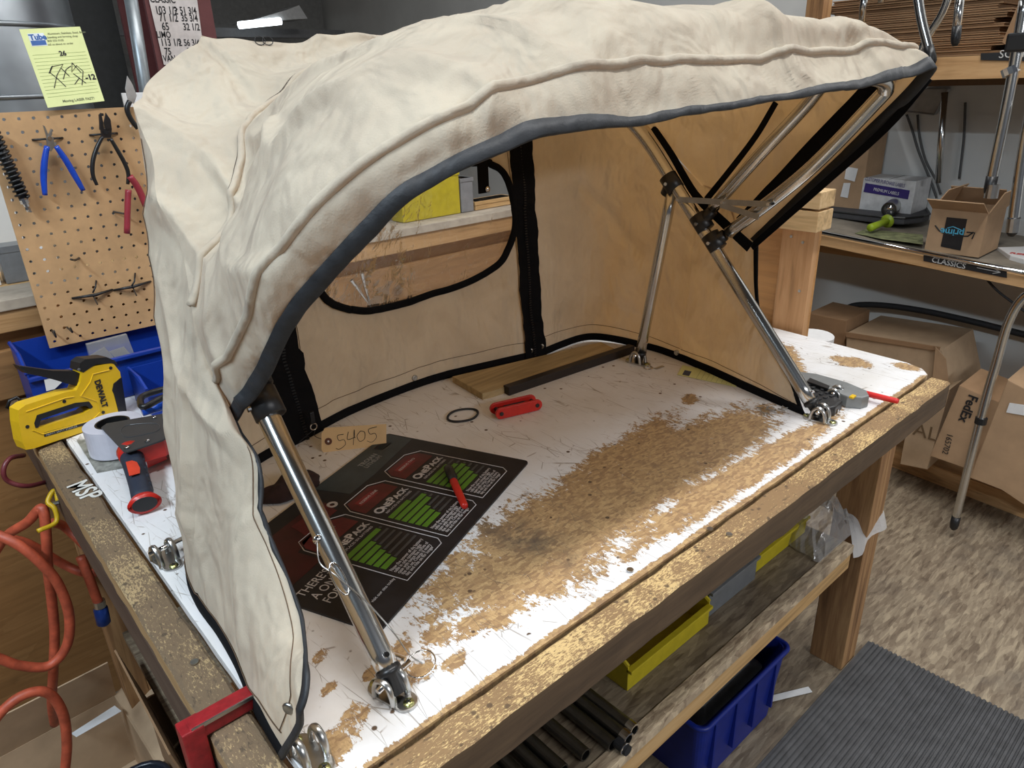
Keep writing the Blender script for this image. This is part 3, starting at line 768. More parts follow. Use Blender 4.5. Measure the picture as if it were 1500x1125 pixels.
# ------------------------------------------------------------------ tube frame
fr = thing('canopy_bows', 'silver tube bow frame with black plastic joints holding up the canvas canopy', 'frame', (0.72, 0.52, 0.0))
def curve_tube(name, pts, r, label=None, m=None, n=8):
    return obj(name, tube(smooth_path(pts, n), r, 20), m or STEEL, fr, True, smooth=True, label=label)
rt = 0.0125
footA = Vector((0.264, 0.513, 0.030)); footB = Vector((1.172, 0.528, 0.030))
dirL = (Vector((0.264, .744, .283)) - footA).normalized(); dirR = (Vector((1.172, .936, .482)) - footB).normalized()
main = [footA, footA + dirL * 0.15, footA + dirL * 0.30, Vector((.272, .80, .345)), Vector((.30, .86, .405)), Vector((.355, .925, .47)), Vector((.43, .985, .53)), Vector((.54, 1.025, .577)), Vector((.72, 1.05, .60)),
        Vector((.92, 1.05, .602)), Vector((1.05, 1.03, .575)), Vector((1.135, .985, .53)), Vector((1.168, .93, .476)), footB + dirR * 0.45, footB + dirR * 0.25, footB]
curve_tube('main_bow', main, rt, 'main bow, both feet on the bench', n=8)
hR = Vector((1.178, .742, .300)); hR2 = Vector((1.178, .770, .345))
bow3 = [Vector((1.178, .728, .310)), Vector((1.178, .595, .425)), Vector((1.178, .50, .533)), Vector((1.170, .483, .555)), Vector((1.135, .481, .568)), Vector((1.06, .492, .571)), Vector((.85, .515, .568)), Vector((.62, .52, .562)), Vector((.48, .525, .545)), Vector((.395, .55, .515)), Vector((.335, .59, .465)), Vector((.295, .65, .40)), Vector((.272, .73, .31))]
curve_tube('front_bow', bow3, rt * .95, 'front bow carrying the visor')
bow2 = [Vector((1.176, .765, .352)), Vector((1.176, .68, .45)), Vector((1.176, .60, .538)), Vector((1.15, .555, .595)), Vector((1.08, .54, .612)), Vector((.80, .54, .628)), Vector((.58, .55, .622)), Vector((.46, .575, .590)), Vector((.385, .61, .545)), Vector((.325, .665, .475)), Vector((.285, .74, .36))]
curve_tube('middle_bow', bow2, rt * .9, 'middle bow')
strut = [U(938, 518, x=1.172), U(984, 282, x=1.172)]
curve_tube('rear_strut', strut, rt * .9, 'rear strut')
# joints
def clamp(c, d, name='joint', arm=None):
    c = Vector(c); d = d.normalized()
    bm = tube([c - d * .017, c - d * .016, c + d * .016, c + d * .017], [.014, .0175, .0175, .014], 16)
    j = obj(name, bm, BLACKP, fr, True, smooth=True)
    if arm is not None:
        a = Vector(arm); obj('joint_arm', tube([c, c.lerp(a, .5), a], [.013, .012, .011], 12), BLACKP, j, True, smooth=True)
    obj('joint_screw', cyl(c + Vector((-.0205, 0, 0)), c + Vector((-.016, 0, 0)), .0035, 10), CHROME, j, True)
    return j
cj = lambda u, v: U(u, v, x=1.172)
a3 = cj(1046, 354); a2 = cj(1028, 326); a1 = cj(984, 268)
clamp(a3, dirR, arm=U(1062, 344, x=1.177)); clamp(a2, dirR, arm=U(1044, 308, x=1.177))
clamp(a1, dirR, arm=U(975, 285, x=1.172))
for z in (0,):
    for a in ((.266, .722, .262), (.266, .745, .29)):
        clamp(a, dirL)
# flat links between the bows
def link(p, q, name='link'):
    p = Vector(p); q = Vector(q); t = (q - p).normalized(); n = t.cross(Vector((1, 0, 0))).normalized() * .005
    obj(name, prism([p - n, q - n, q + n, p + n], (-.002, 0, 0)), STEEL2, fr, True)
k0 = U(994, 292, x=1.155); k1 = U(1060, 296, x=1.155); k2 = U(1127, 299, x=1.155)
link(k0, k1); link(k1, k2); link(U(1056, 300, x=1.16), U(1112, 318, x=1.16))
for k in (k0, k1, k2): obj('rivet', cyl(k + Vector((-.006, 0, 0)), k + Vector((.012, 0, 0)), .003, 10), CHROME, fr, True)
# feet
def foot(p, d):
    p = Vector(p); d = d.normalized()
    e = obj('end_fitting', tube([p + d * .002, p - d * .004, p - d * .006, p - d * .026], [.0135, .0135, .0095, .0085], 14), BLACKP, fr, True, smooth=True)
    obj('rivet', cyl(p + d * .018 + Vector((0, -.012, .006)), p + d * .018 + Vector((0, -.014, .0085)), .0028, 10), CHROME, fr, True)
foot(footA, dirL); foot(footB, dirR); foot(strut[0] + Vector((0, 0, .004)), strut[1] - strut[0])
# lanyard on the left bow
lp = footA + dirL * .155 + Vector((-.012, -.008, .003))
lan = smooth_path([lp, lp + Vector((-.006, -.012, -.02)), footA + dirL * .12 + Vector((-.012, -.014, 0)), footA + dirL * .08 + Vector((.004, -.018, .004)), footA + dirL * .04 + Vector((.016, -.016, .004)), Vector((.292, .515, .030)), Vector((.302, .508, .016))], 6)
obj('lanyard', tube(lan, .0008, 6), STEEL2, fr, True, smooth=True)
cl = footA + dirL * .115 + Vector((-.010, -.016, 0))
obj('lanyard_loop', tube([cl + (dirL * math.cos(a) * .018 + Vector((1, -.3, 0)) * math.sin(a) * .006) for a in np.linspace(0, 2 * PI, 21)[:-1]], .0009, 6, closed=True), CHROME, fr, True, smooth=True)
obj('lanyard_rivet', lathe([(0, 0), (.005, 0), (.005, .002), (0, .0035)], 12, Matrix.Translation(lp) @ Matrix.Rotation(PI / 2, 4, 'X')), CHROME, fr, True, smooth=True)

# ------------------------------------------------------------------ deck hinges
def deck_hinge(x, y, ang, label, pin=True, ringpin=False):
    t = thing('deck_hinge', label, 'deck hinge', (x, y, 0), (0, 0, ang), 'stainless deck hinges screwed to the bench')
    # oval base plate
    pl = []
    for a in np.linspace(0, 2 * PI, 29)[:-1]:
        pl.append((0.0125 * math.cos(a), (0.017 if math.sin(a) > 0 else -0.019) + 0.0125 * math.sin(a), 0))
    obj('base_plate', prism(pl, (0, 0, .0035), .001), STEEL2, t)
    for s in (-1, 1):
        # each lug a bent strap: up, over and down
        path = [(s * .0105, -.013, .002), (s * .0105, -.012, .012), (s * .0105, -.008, .023), (s * .0105, 0, .028), (s * .0105, .008, .023), (s * .0105, .012, .012), (s * .0105, .013, .002)]
        obj('lug', tube(smooth_path(path, 4), .0042, 8, flat=(.75, 1)), STEEL2, t, smooth=True)
    for s in (-1, 1):
        scr = obj('screw', lathe([(0, 0.0035), (.006, .0035), (.0055, .005), (0, .006)], 16, Matrix.Translation((0, s * .0235, 0))), BRASS, t, smooth=True)
        bm = BM(); add_box(bm, (-.003, s * .0235 - .0006, .006), (.003, s * .0235 + .0006, .0064)); add_box(bm, (-.0006, s * .0235 - .003, .006), (.0006, s * .0235 + .003, .0064))
        obj('cross_slot', bm, INK, scr)
    if pin: obj('pin', cyl((-.018, 0, .021), (.030, 0, .021), .0032, 12), CHROME, t, smooth=True)
    if ringpin:
        obj('pull_ring', tube([(.042 + .016 * math.cos(a), .016 * math.sin(a) - .004, .010 + .004 * math.cos(a)) for a in np.linspace(0, 2 * PI, 25)[:-1]], .0009, 6, closed=True), CHROME, t, smooth=True)
        obj('pin_stub', cyl((.030, .006, .021), (.026, .028, .022), .0028, 10), CHROME, t)
    return t
deck_hinge(.262, .508, .25, 'steel deck hinge with a ring pin under the near foot of the left bow', True, True)
h = U(243, 822, z=0); deck_hinge(h.x, h.y, .15, 'empty steel deck hinge on the white bench top beside the left rim')
h = U(455, 1108, z=0); deck_hinge(h.x, h.y, .1, 'empty steel deck hinge beside the tip of the canvas near the front corner', False)
deck_hinge(1.172, .508, 0.1, 'steel deck hinge under the foot of the right bow')
h = U(1222, 588, z=0); deck_hinge(h.x, h.y, 0.1, 'empty steel deck hinge right of the black remote')
h = U(934, 532, z=0); deck_hinge(h.x, h.y, 0.1, 'steel deck hinge with a flat key ring under the rear strut', True)
kt = thing('ring_key', 'small split ring with a flat steel tag hanging at the rear strut hinge', 'key ring', tuple(U(950, 540, z=0)))
obj('split_ring', tube([(.009 * math.cos(a), .009 * math.sin(a), .002) for a in np.linspace(0, 2 * PI, 21)[:-1]], .0012, 6, closed=True), CHROME, kt)
obj('flat_tag', box((.008, -.016, .0005), (.032, -.009, .002), Matrix.Rotation(-.1, 4, 'Z')), STEEL2, kt)

# ------------------------------------------------------------------ things on the bench
# printed counter mat
MATM = Matrix.Translation((.300, .594, .0)) @ Matrix.Rotation(math.atan2(.16, .369), 4, 'Z')
cm = thing('counter_mat', 'black printed counter mat with green bar charts lying under the canopy', 'counter mat', (.300, .594, 0), (0, 0, math.atan2(.16, .369)))
mp_ = []
for cx0, cy0, a0 in ((.425, .007, -PI / 2), (.425, .272, 0), (.007, .272, PI / 2), (.007, .007, PI)):
    for k in range(5): a = a0 + k * PI / 8; mp_.append((cx0 + .007 * math.cos(a), cy0 + .007 * math.sin(a), .0))
MATK = plain('mat_print_black', (0.008, 0.007, 0.009), 0.5, 0, 0.5, 30)
obj('mat_sheet', prism(mp_, (0, 0, .003)), MATK, cm)
Zp = .0031
def flat(name, pts, m, h=.0002, z=Zp, label=None): return obj(name, prism([(x, y, z) for x, y in pts], (0, 0, h)), m, cm, label=label)
flat('blue_grey_field', [(.225, .278), (.428, .278), (.428, .225), (.30, .215), (.235, .215)], plain('print_blue_grey', (0.028, 0.042, 0.05), 0.4, 0, 0.3, 20))
REDD = plain('print_dark_red', (0.10, 0.010, 0.012), 0.4, 0, 0.3, 40)
REDB = plain('print_maroon', (0.045, 0.005, 0.006), 0.4, 0, 0.4, 25)
GRN = plain('print_green', (0.09, 0.22, 0.015), 0.45, 0, 0.1)
PW = plain('print_white', (0.52, 0.50, 0.50), 0.5); PG = plain('print_grey', (0.06, 0.06, 0.06), 0.5)
flat('dark_red_field', [(.01, .15), (.085, .15), (.085, .19), (.20, .215), (.20, .25), (.01, .25)], REDB)
flat('tool_picture', [(.12, .205), (.19, .205), (.195, .235), (.13, .24)], REDD, .0003, .0032)
tgt = obj('round_emblem', lathe([(.004, 0), (.0085, 0), (.0085, .0004), (.004, .0004), (.004, 0)], 18, Matrix.Translation((.200, .222, Zp))), PW, cm)
bars = {0: [.9, .55, .50, .42, .36, .32], 1: [.62, .92, .86, .60, .52, .48], 2: [.75, .85, .9, .82, .7, .62]}
for k, ox in enumerate((.092, .195, .302)):
    w = .094; y0, y1 = .020, .205
    o = [(ox, y0), (ox + w - .008, y0), (ox + w, y0 + .010), (ox + w, y1 - .018), (ox + w * .75, y1), (ox + .012, y1), (ox, y1 - .020)]
    n_ = len(o); bm = BM()
    for i in range(n_):
        a = Vector((*o[i], Zp)); b = Vector((*o[(i + 1) % n_], Zp)); add_tube(bm, [a, b], .0007, 4)
    obj('panel_outline', bm, PW, cm)
    flat('pack_picture', [(ox + .004, .160), (ox + .086, .158), (ox + .086, .186), (ox + .068, .201), (ox + .014, .201), (ox + .004, .186)], REDD)
    flat('pack_label', [(ox + .018, .178), (ox + .060, .176), (ox + .060, .190), (ox + .020, .192)], plain('print_red', (0.20, 0.015, 0.018), 0.4), .0003, .0032)
    text('pack_text', ('RESCUE ONE', 'RESERVE ONE', 'RESERVE TWO')[k], .007, PW, Matrix.Translation((ox + .022, .181, .0036)), cm, .00005)
    text('heading_letters', 'O', .0205, PW, Matrix.Translation((ox + .010, .139, .0034)), cm, .0001, bold=.0007)
    text('heading_letters', 'NE', .015, PW, Matrix.Translation((ox + .025, .139, .0034)), cm, .0001, bold=.0005)
    text('heading_letters', 'P', .0205, PW, Matrix.Translation((ox + .045, .139, .0034)), cm, .0001, bold=.0007)
    text('heading_letters', 'ACK', .015, PW, Matrix.Translation((ox + .056, .139, .0034)), cm, .0001, bold=.0005)
    text('subheading', 'REPLACES SIX BATTERIES', .006, PW, Matrix.Translation((ox + .016, .130, .0034)), cm, .00005)
    for j, ln in enumerate(bars[k]):
        yy = .124 - j * .0115
        flat('chart_bar', [(ox + .008, yy - .0085), (ox + .008 + .082 * ln, yy - .0085), (ox + .008 + .082 * ln, yy), (ox + .008, yy)], GRN)
        flat('chart_bar', [(ox + .010 + .082 * ln, yy - .006), (ox + .088, yy - .006), (ox + .088, yy - .002), (ox + .010 + .082 * ln, yy - .002)], PG)
    for j, s in enumerate(('Now the power of six battery', 'cells in one compact light', 'case with twice the cycles of', 'the old set. Charge it every', 'day and ride on for longer')):
        text('fine_print', s, .0076, PW, Matrix.Translation((ox + .008, .048 - j * .0058, .0034)), cm, .00005, sx=.82, bold=.0001)
for j, (s, xx) in enumerate((("THERE'S", .014), ('A ONE', .014), ('FOR', .014))):
    text('slogan_letters', s, .0185, PW, Matrix.Translation((xx + (.004 if j else 0), .122 - .019 * j, .0034)), cm, .0001, sx=.86)
text('logo_letters', 'TROJAN', .0125, PG if False else plain('print_pale', (0.22, 0.23, 0.23), .5), Matrix.Translation((.312, .249, .0034)), cm, .0001, bold=.0003)
text('logo_letters', 'LITHIUM', .0115, plain('print_pale', (0.22, 0.23, 0.23), .5), Matrix.Translation((.312, .238, .0034)), cm, .0001, bold=.0002)
for j in range(4): flat('flag_stripe', [(.372, .250 + j * .005), (.402, .250 + j * .005), (.402, .2525 + j * .005), (.372, .2525 + j * .005)], plain('print_red', (0.2, .015, .018), .4))
text('web_address', 'visit our site today', .0065, PW, Matrix.Translation((.040, .036, .0034)), cm, .00005)

# folded dark cloth at the left of the mat
def blob_cloth(name, c, rx, ry, h, m, label, cat, seed, rot=0):
    bm = BM(); nu, nv = 36, 14; R = []
    for j in range(nv + 1):
        f = j / nv; ring = []
        for i in range(nu):
            a = 2 * PI * i / nu; rr = (1 - f) * (1 + .22 * noise.noise(Vector((math.cos(a) * 1.6, math.sin(a) * 1.6, seed))))
            x = rx * rr * math.cos(a); y = ry * rr * math.sin(a)
            z = h * (1 - (1 - f) ** 4) * (0.65 + .5 * noise.noise(Vector((x * 40, y * 40, seed))))
            ring.append(bm.verts.new((x, y, max(z, 0.0005))))
        R.append(ring)
    for A, B_ in zip(R, R[1:]):
        for i in range(nu): bm.faces.new((A[i], A[(i + 1) % nu], B_[(i + 1) % nu], B_[i]))
    bm.faces.new(R[0][::-1])
    bmesh.ops.remove_doubles(bm, verts=bm.verts, dist=1e-5)
    bmesh.ops.transform(bm, matrix=Matrix.Translation(c) @ Matrix.Rotation(rot, 4, 'Z'), verts=bm.verts)
    return single(name, bm, m, label, cat, smooth=True)
blob_cloth('glove', U(425, 715, z=0.003), .055, .032, .024, plain('maroon_black_cloth', (0.022, 0.008, 0.008), .9, 0, .4, 60), 'dark maroon crumpled glove behind the left bow tube', 'glove', 3.0, .2)

# tag 5405 hanging from the zip
tl = U(470, 627, y=1.065); 
t0 = thing('shipping_tag', 'manila tag marked 5405 hanging at the left zip', 'tag', tuple(U(520, 663, y=1.04)))
ta, tb, tc_, td = U(471, 627, y=1.058), U(566, 621, y=1.0), U(566, 664, y=.985), U(471, 667, y=1.045)
def bil(s, t): return (ta * (1 - s) + tb * s) * (1 - t) + (td * (1 - s) + tc_ * s) * t
pts = [bil(.0, .2), bil(.055, .0), bil(1, 0), bil(1, 1), bil(.055, 1), bil(.0, .8)]
nrm = (tb - ta).cross(td - ta).normalized(); nrm = nrm if nrm.y < 0 else -nrm
obj('card', prism(pts, nrm * .0006), MANILA, t0, True)
TM = frame_M(bil(.105, .5) + nrm * .0008, tb - ta, ta - td)
obj('eyelet', lathe([(.0018, 0), (.0062, 0), (.0062, .0006), (.0018, .0006), (.0018, 0)], 18, TM), plain('brown_reinforcement', (.10, .035, .02), .7), t0, True)
obj('eyelet_hole', lathe([(0, 0), (.0018, 0), (.0018, .0003), (0, .0003)], 12, TM), WHITE, t0, True)
W_, H_ = (tb - ta).length, (ta - td).length
HM = frame_M(bil(0, 1) + nrm * .0009, tb - ta, ta - td)
dg = [[(.38, .72), (.28, .68), (.30, .50), (.38, .52), (.40, .34), (.30, .18), (.24, .22)],
      [(.46, .80), (.44, .52), (.56, .58)], [(.56, .58), (.56, .86), (.53, .30)],
      [(.66, .80), (.60, .62), (.64, .42), (.72, .50), (.73, .74), (.66, .80)],
      [(.94, .92), (.80, .84), (.82, .66), (.90, .68), (.92, .52), (.84, .36), (.76, .42)]]
for s in ([dg[0]], [dg[1] + dg[2]], [dg[3]], [dg[4]]):
    obj('handwritten_digit', strokes([[(a * W_ * .93, b * H_) for a, b in q] for q in s], HM, .0006, 6), INK, t0, True)
obj('string', tube(smooth_path([bil(.105, .5), bil(.02, .3) + Vector((-.01, .01, .0)), zp + Vector((0, 0, -.01)), U(438, 648, y=1.07)], 5), .0006, 5), INK, t0, True)

# rubber ring, folding hex keys
c = U(678, 608, z=0.002)
single('rubber_ring', tube([c + Vector((.029 * math.cos(a) * (1 + .1 * math.cos(2 * a)), .0255 * math.sin(a), 0)) for a in np.linspace(0, 2 * PI, 49)[:-1]], .0022, 8, closed=True), RUBBER, 'thin black rubber ring on the bench left of the red folding keys', 'rubber ring', smooth=True)
p0 = U(722, 612, z=0); p1 = U(789, 596, z=0); ax = (p1 - p0).normalized()
hk = thing('folding_key_set', 'red folding hex key set lying on the bench under the canopy', 'hex key set', tuple((p0 + p1) / 2), (0, 0, math.atan2(ax.y, ax.x)))
L = (p1 - p0).length / 2
for s in (-1, 1):
    pr = []
    for k in range(9): a = -PI / 2 + PI * k / 8; pr.append((L - .011 + .011 * math.cos(a), s * .013 - .003, .012 + .011 * math.sin(a)))
    for k in range(9): a = PI / 2 + PI * k / 8; pr.append((-L + .011 + .011 * math.cos(a), s * .013 - .003, .012 + .011 * math.sin(a)))
    obj('side_plate', prism(pr, (0, .006, 0), .0012), REDP, hk)
for k in range(5):
    y = -.008 + k * .004
    obj('hex_key', cyl((-L + .015 + .003 * k, y, .014), (L - .014 - .003 * k, y, .014), .0019, 6), plain('black_oxide', (.02, .02, .02), .4, .6), hk)
for s in (-1, 1): obj('pivot', cyl((s * (L - .011), -.0175, .012), (s * (L - .011), .0175, .012), .004, 12), BLACKP, hk)

# lumber offcut and bar in front of the back hem
a = U(676, 566, z=0); b = U(735, 578, z=0); c = U(925, 515, z=0); d = U(880, 500, z=0)
single('wood_offcut', prism([a + Vector((0, .03, 0)), U(707, 586, z=0), U(722, 582, z=0), U(905, 522, z=0), U(890, 512, z=0) + Vector((0, .02, 0))], (0, 0, .014), .001), wood('offcut_wood', (.34, .25, .12), (.46, .34, .17), 0, knots=False), 'weathered wood offcut lying against the back hem of the canopy', 'wood offcut')
q0 = U(742, 578, z=0); q1 = U(925, 516, z=0); tt = (q1 - q0).normalized(); nn = Vector((-tt.y, tt.x, 0)) * .009
single('square_bar', prism([q0 - nn, q1 - nn, q1 + nn, q0 + nn], (0, 0, .018), .001), plain('dark_bar', (.022, .015, .012), .5, .2), 'dark brown square bar lying in front of the wood offcut', 'bar')

# yellow note on the bench
def note_on_table(pix, name, label):
    Pp = [U(u, v, z=0.0008) for u, v in pix]
    return Pp
Pn = note_on_table(((1000, 535), (1087, 553), (1078, 567), (992, 549)), '', '')
yn = thing('note_sheet', 'yellow note sheet half under the back hem near the right bow', 'note', tuple((Pn[0] + Pn[2]) / 2))
yn.location.z = 0
obj('paper', prism(Pn, (0, 0, .0005)), NOTE, yn, True)
for k in range(1, 12):
    f = k / 12.; a = Pn[0].lerp(Pn[1], f); b = Pn[3].lerp(Pn[2], f)
    if k > 3: obj('rule_line', tube([a.lerp(b, .06) + Vector((0, 0, .0006)), a.lerp(b, .94) + Vector((0, 0, .0006))], .0004, 4), NOTELINE, yn, True)
a = Pn[0].lerp(Pn[1], .08); b = Pn[3].lerp(Pn[2], .08); a2 = Pn[0].lerp(Pn[1], .2); b2 = Pn[3].lerp(Pn[2], .2)
obj('logo_block', prism([q + Vector((0, 0, .0006)) for q in (a.lerp(b, .45), a2.lerp(b2, .45), a2.lerp(b2, .92), a.lerp(b, .92))], (0, 0, .0002)), plain('print_navy', (.04, .06, .12), .6), yn, True)

# small clips heap
ch_ = BM()
for k in range(14):
    c = U(1130 + random.uniform(-20, 20), 603 + random.uniform(-7, 7), z=.002 + random.uniform(0, .003)); a = random.uniform(0, PI)
    d = Vector((math.cos(a), math.sin(a), random.uniform(-.1, .3))) * .006
    add_tube(ch_, [c - d, c, c + d * .9 + Vector((.001, .002, 0))], .0011, 5)
o = single('small_screws', ch_, STEEL2, 'scatter of tiny screws on the bench beside the right bow foot', 'screws'); o['kind'] = 'stuff'

# pens
def marker(p, q, r, body, label, capfrac=.38):
    p = Vector(p); q = Vector(q); d = q - p; L = d.length
    t = thing('marker_pen', label, 'marker', tuple(p))
    R = d.to_track_quat('Z', 'Y'); t.rotation_euler = R.to_euler()
    obj('cap', lathe([(0, 0), (r * .8, .001), (r * 1.08, .004), (r * 1.12, L * capfrac), (r * 1.0, L * capfrac)], 16), BLACKP, t, smooth=True)
    obj('barrel', lathe([(r * .98, L * capfrac), (r, L * capfrac + .002), (r * .9, L - .004), (r * .75, L), (0, L)], 16), body, t, smooth=True)
    obj('clip', box((r * .9, -.002, .003), (r * 1.35, .002, L * capfrac * .8)), BLACKP, t)
    return t
marker(U(655, 684, z=.010), U(681, 742, z=.010), .0062, REDP, 'red marker with a black cap lying on the printed mat')
marker(U(1225, 566, z=.012), U(1316, 588, z=.016), .0058, plain('bright_red_plastic', (.62, .02, .02), .35), 'red marker with a black cap at the right end of the bench')

# utility knife and black remote
uk = thing('utility_knife', 'grey utility knife behind the black remote', 'knife', tuple(U(1220, 578, z=0)))
prof_ = [U(u, v, z=.012) for u, v in ((1165, 557), (1172, 552), (1195, 555), (1240, 568), (1268, 580), (1272, 588), (1262, 591), (1240, 589), (1200, 573), (1172, 563))]
obj('knife_body', prism([p + Vector((0, 0, -.012)) for p in prof_], (0, 0, .024), .003), plain('grey_cast_body', (.22, .23, .23), .45, .3), uk, True)
p = U(1249, 581, z=.0245); obj('yellow_button', box(p + Vector((-.007, -.004, -.002)), p + Vector((.007, .004, .002)), bev=.001), YELLOW, uk, True)
p = U(1196, 564, z=.0245); obj('slider', prism([U(1186, 556, z=.022), U(1215, 568, z=.022), U(1212, 572, z=.022), U(1182, 561, z=.022)], (0, 0, .004)), BLACKP, uk, True)
rm = thing('remote_control', 'black ribbed remote shaped device behind the foot of the right bow', 'remote', tuple(U(1195, 592, z=0)))
rp = [U(u, v, z=0) for u, v in ((1168, 577), (1190, 571), (1232, 601), (1222, 610), (1210, 613), (1200, 609))]
obj('body', prism(rp, (0, 0, .020), .004), BLACKP, rm, True)
for i in range(5):
    for j in range(3):
        b0 = rp[1].lerp(rp[2], .12 + i * .16); b1 = rp[0].lerp(rp[5], .12 + i * .16); q = b0.lerp(b1, .2 + j * .3) + Vector((0, 0, .021))
        obj('button', box(q + Vector((-.004, -.003, -.002)), q + Vector((.004, .003, .0012)), bev=.0008), RUBBER, rm, True)
for uu, vv in ((1211, 604), (1226, 602)):
    q = U(uu, vv, z=.012); obj('contact', box(q + Vector((-.003, -.003, -.003)), q + Vector((.0, .0, .004))), CHROME, rm, True)

# ------------------------------------------------------------------ left end of the bench
# blue stacking bins
def bin_box(name, label, cat, M, w, d, h, lip, m, group=None, t=.003, divider=False):
    """open-front stacking bin: x width, y depth (front at y=0), z height"""
    r = thing(name, label, cat, group=group); r.matrix_basis = M
    obj('bottom', box((0, 0, 0), (w, d, t)), m, r)
    obj('back_panel', box((0, d - t, t), (w, d, h)), m, r)
    obj('front_panel', box((t, 0, t), (w - t, t, lip)), m, r)
    obj('front_lip', box((0, -.008, lip - .004), (w, .004, lip + .003), bev=.001), m, r)
    for x in (0, w - t):
        obj('side_panel', prism([(x, 0, t), (x, d, t), (x, d, h), (x, d * .35, h), (x, 0, lip + .01)], (t, 0, 0)), m, r)
        obj('rim', tube([(x + t / 2, d, h), (x + t / 2, d * .35, h), (x + t / 2, 0, lip + .01)], .004, 6), m, r)
    return r
BZZ = lambda x, y, z, a: Matrix.Translation((x, y, z)) @ Matrix.Rotation(a, 4, 'Z')
bin_box('storage_bin', 'long blue stacking bin at the back of the bench behind the stapler', 'bin', BZZ(.135, 1.56, 0.002, .0), .40, .14, .125, .085, BLUEP)
bl = thing('label_card', 'small white label paper in the blue bin behind the stapler handle', 'label', tuple(U(85, 562, y=1.555)))
obj('paper', prism([U(u, v, y=1.553) for u, v in ((63, 548), (95, 556), (80, 570), (68, 573))], (0, .001, 0)), WHITE, bl, True)
bg = thing('parts_bag', 'clear bag of white packets standing in the blue bin', 'plastic bag', tuple(U(165, 530, y=1.60)))
obj('bag', prism([U(u, v, y=1.60) for u, v in ((127, 505), (186, 490), (200, 526), (178, 536), (132, 524))], (0, .012, 0), .001), BAG, bg, True)
for q in (((130, 522), (153, 508), (176, 534), (140, 540)), ((160, 515), (182, 508), (198, 527), (178, 534))):
    obj('packet', prism([U(u, v, y=1.605) for u, v in q], (0, .002, 0)), WHITE, bg, True)
bin_box('storage_bin', 'blue stacking bin under the dark tray beside the canvas', 'bin', BZZ(.30, 1.42, 0.001, .0), .14, .11, .07, .045, BLUEP)
# dark handled tool lying in it
hb = thing('hand_tool', 'dark grey loop handle with a blue grip lying behind the tape gun', 'tool', tuple(U(225, 590, z=.03)))
pp = [U(u, v, z=.065) for u, v in ((206, 590), (210, 580), (240, 570), (262, 565), (262, 578), (240, 582), (212, 596))]
obj('handle', tube(smooth_path(pp, 4, True), .006, 8, closed=True), BLACKP, hb, True, smooth=True)
obj('blue_grip', tube([U(208, 603, z=.045), U(240, 594, z=.045), U(258, 588, z=.045)], [.009, .008, .006], 10), plain('blue_grip', (.01, .08, .5), .3), hb, True, smooth=True)
# staple gun: outline in an upright plane on the bench
sg_o = Vector((.109, 1.416, .0)); sg_d = Vector((.149, .049, 0)).normalized(); sg_n = Vector((sg_d.y, -sg_d.x, 0))
def sg(u, v):
    """pixel -> point on the upright plane of the stapler"""
    d = RIGHT * (u - 750) + DOWN * (v - 562.5) + FWD * FPX; C = Vector((0, 0, .58))
    return C + d * ((sg_o - C).dot(sg_n) / d.dot(sg_n))
S = thing('staple_gun', 'yellow and black hand staple gun standing at the left back corner of the bench', 'staple gun', tuple(sg(110, 640)))
S.location.z = 0.0
thk = .030
outer = [(27, 601), (38, 593), (95, 575), (112, 572), (118, 560), (121, 540), (135, 537), (165, 531), (176, 545), (178, 560), (166, 575), (175, 610), (160, 620), (50, 657), (38, 659), (33, 648), (28, 620)]
inner = [(50, 620), (54, 608), (110, 590), (130, 588), (136, 596), (124, 605), (60, 626), (52, 627)]
# body = outer outline minus hand hole (bridge the two loops)
def ring_prism(outer, inner, off):
    bm = BM()
    o = [bm.verts.new(p) for p in outer]; i = [bm.verts.new(p) for p in inner]
    es = [bm.edges.new((o[k], o[(k + 1) % len(o)])) for k in range(len(o))] + [bm.edges.new((i[k], i[(k + 1) % len(i)])) for k in range(len(i))]
    bmesh.ops.triangle_fill(bm, use_beauty=True, use_dissolve=False, edges=es)
    g = bmesh.ops.extrude_face_region(bm, geom=list(bm.faces))
    bmesh.ops.translate(bm, vec=off, verts=[x for x in g['geom'] if isinstance(x, bmesh.types.BMVert)])
    return bm
obj('body', ring_prism([sg(*p) for p in outer], [sg(*p) for p in inner], -sg_n * thk), YELLOW, S, True)
def sgp(name, pix, m, o=0.0, th=None, bev=0, parent=None, label=None):
    return obj(name, prism([sg(*p) + sg_n * o for p in pix], -sg_n * (th or thk), bev), m, parent or S, True, label=label)
sgp('hand_grip', [(50, 620), (54, 608), (110, 590), (130, 588), (136, 596), (132, 599), (126, 594), (110, 597), (60, 614), (56, 626), (52, 627)], BLACKP, .001, thk + .002)
sgp('nose_guard', [(166, 562), (178, 552), (186, 605), (176, 611), (168, 580), (164, 572)], BLACKP, .0008, thk + .0016, .001)
sgp('top_cap', [(116, 543), (117, 532), (125, 526), (156, 523), (168, 528), (174, 537), (164, 531), (140, 533), (122, 546)], BLACKP, .0008, thk + .0016, .001)
sgp('lever', [(29, 536), (38, 538), (80, 544), (112, 544), (121, 548), (116, 567), (105, 564), (88, 557), (42, 548), (33, 542)], BLACKP, -.006, thk - .012, .002)
sgp('plate', [(64, 634), (126, 617), (127, 622), (65, 640)], BLACKP, .0006, .002)
RID = plain('pale_yellow', (.80, .55, .03), .35)
bmr = BM()
for ln in ([(38, 603), (95, 583), (108, 581)], [(118, 580), (132, 560), (136, 548), (160, 542)], [(118, 580), (142, 588), (146, 604), (135, 615), (62, 636), (48, 630)]):
    add_tube(bmr, [sg(*p) + sg_n * .0005 for p in ln], .0012, 6)
obj('body_ridge', bmr, YELLOW, S, True)
for p in ((40, 625), (94, 588), (162, 539), (151, 604)): obj('body_screw', cyl(sg(*p), sg(*p) + sg_n * .001, .0032, 10), BLACKP, S, True)
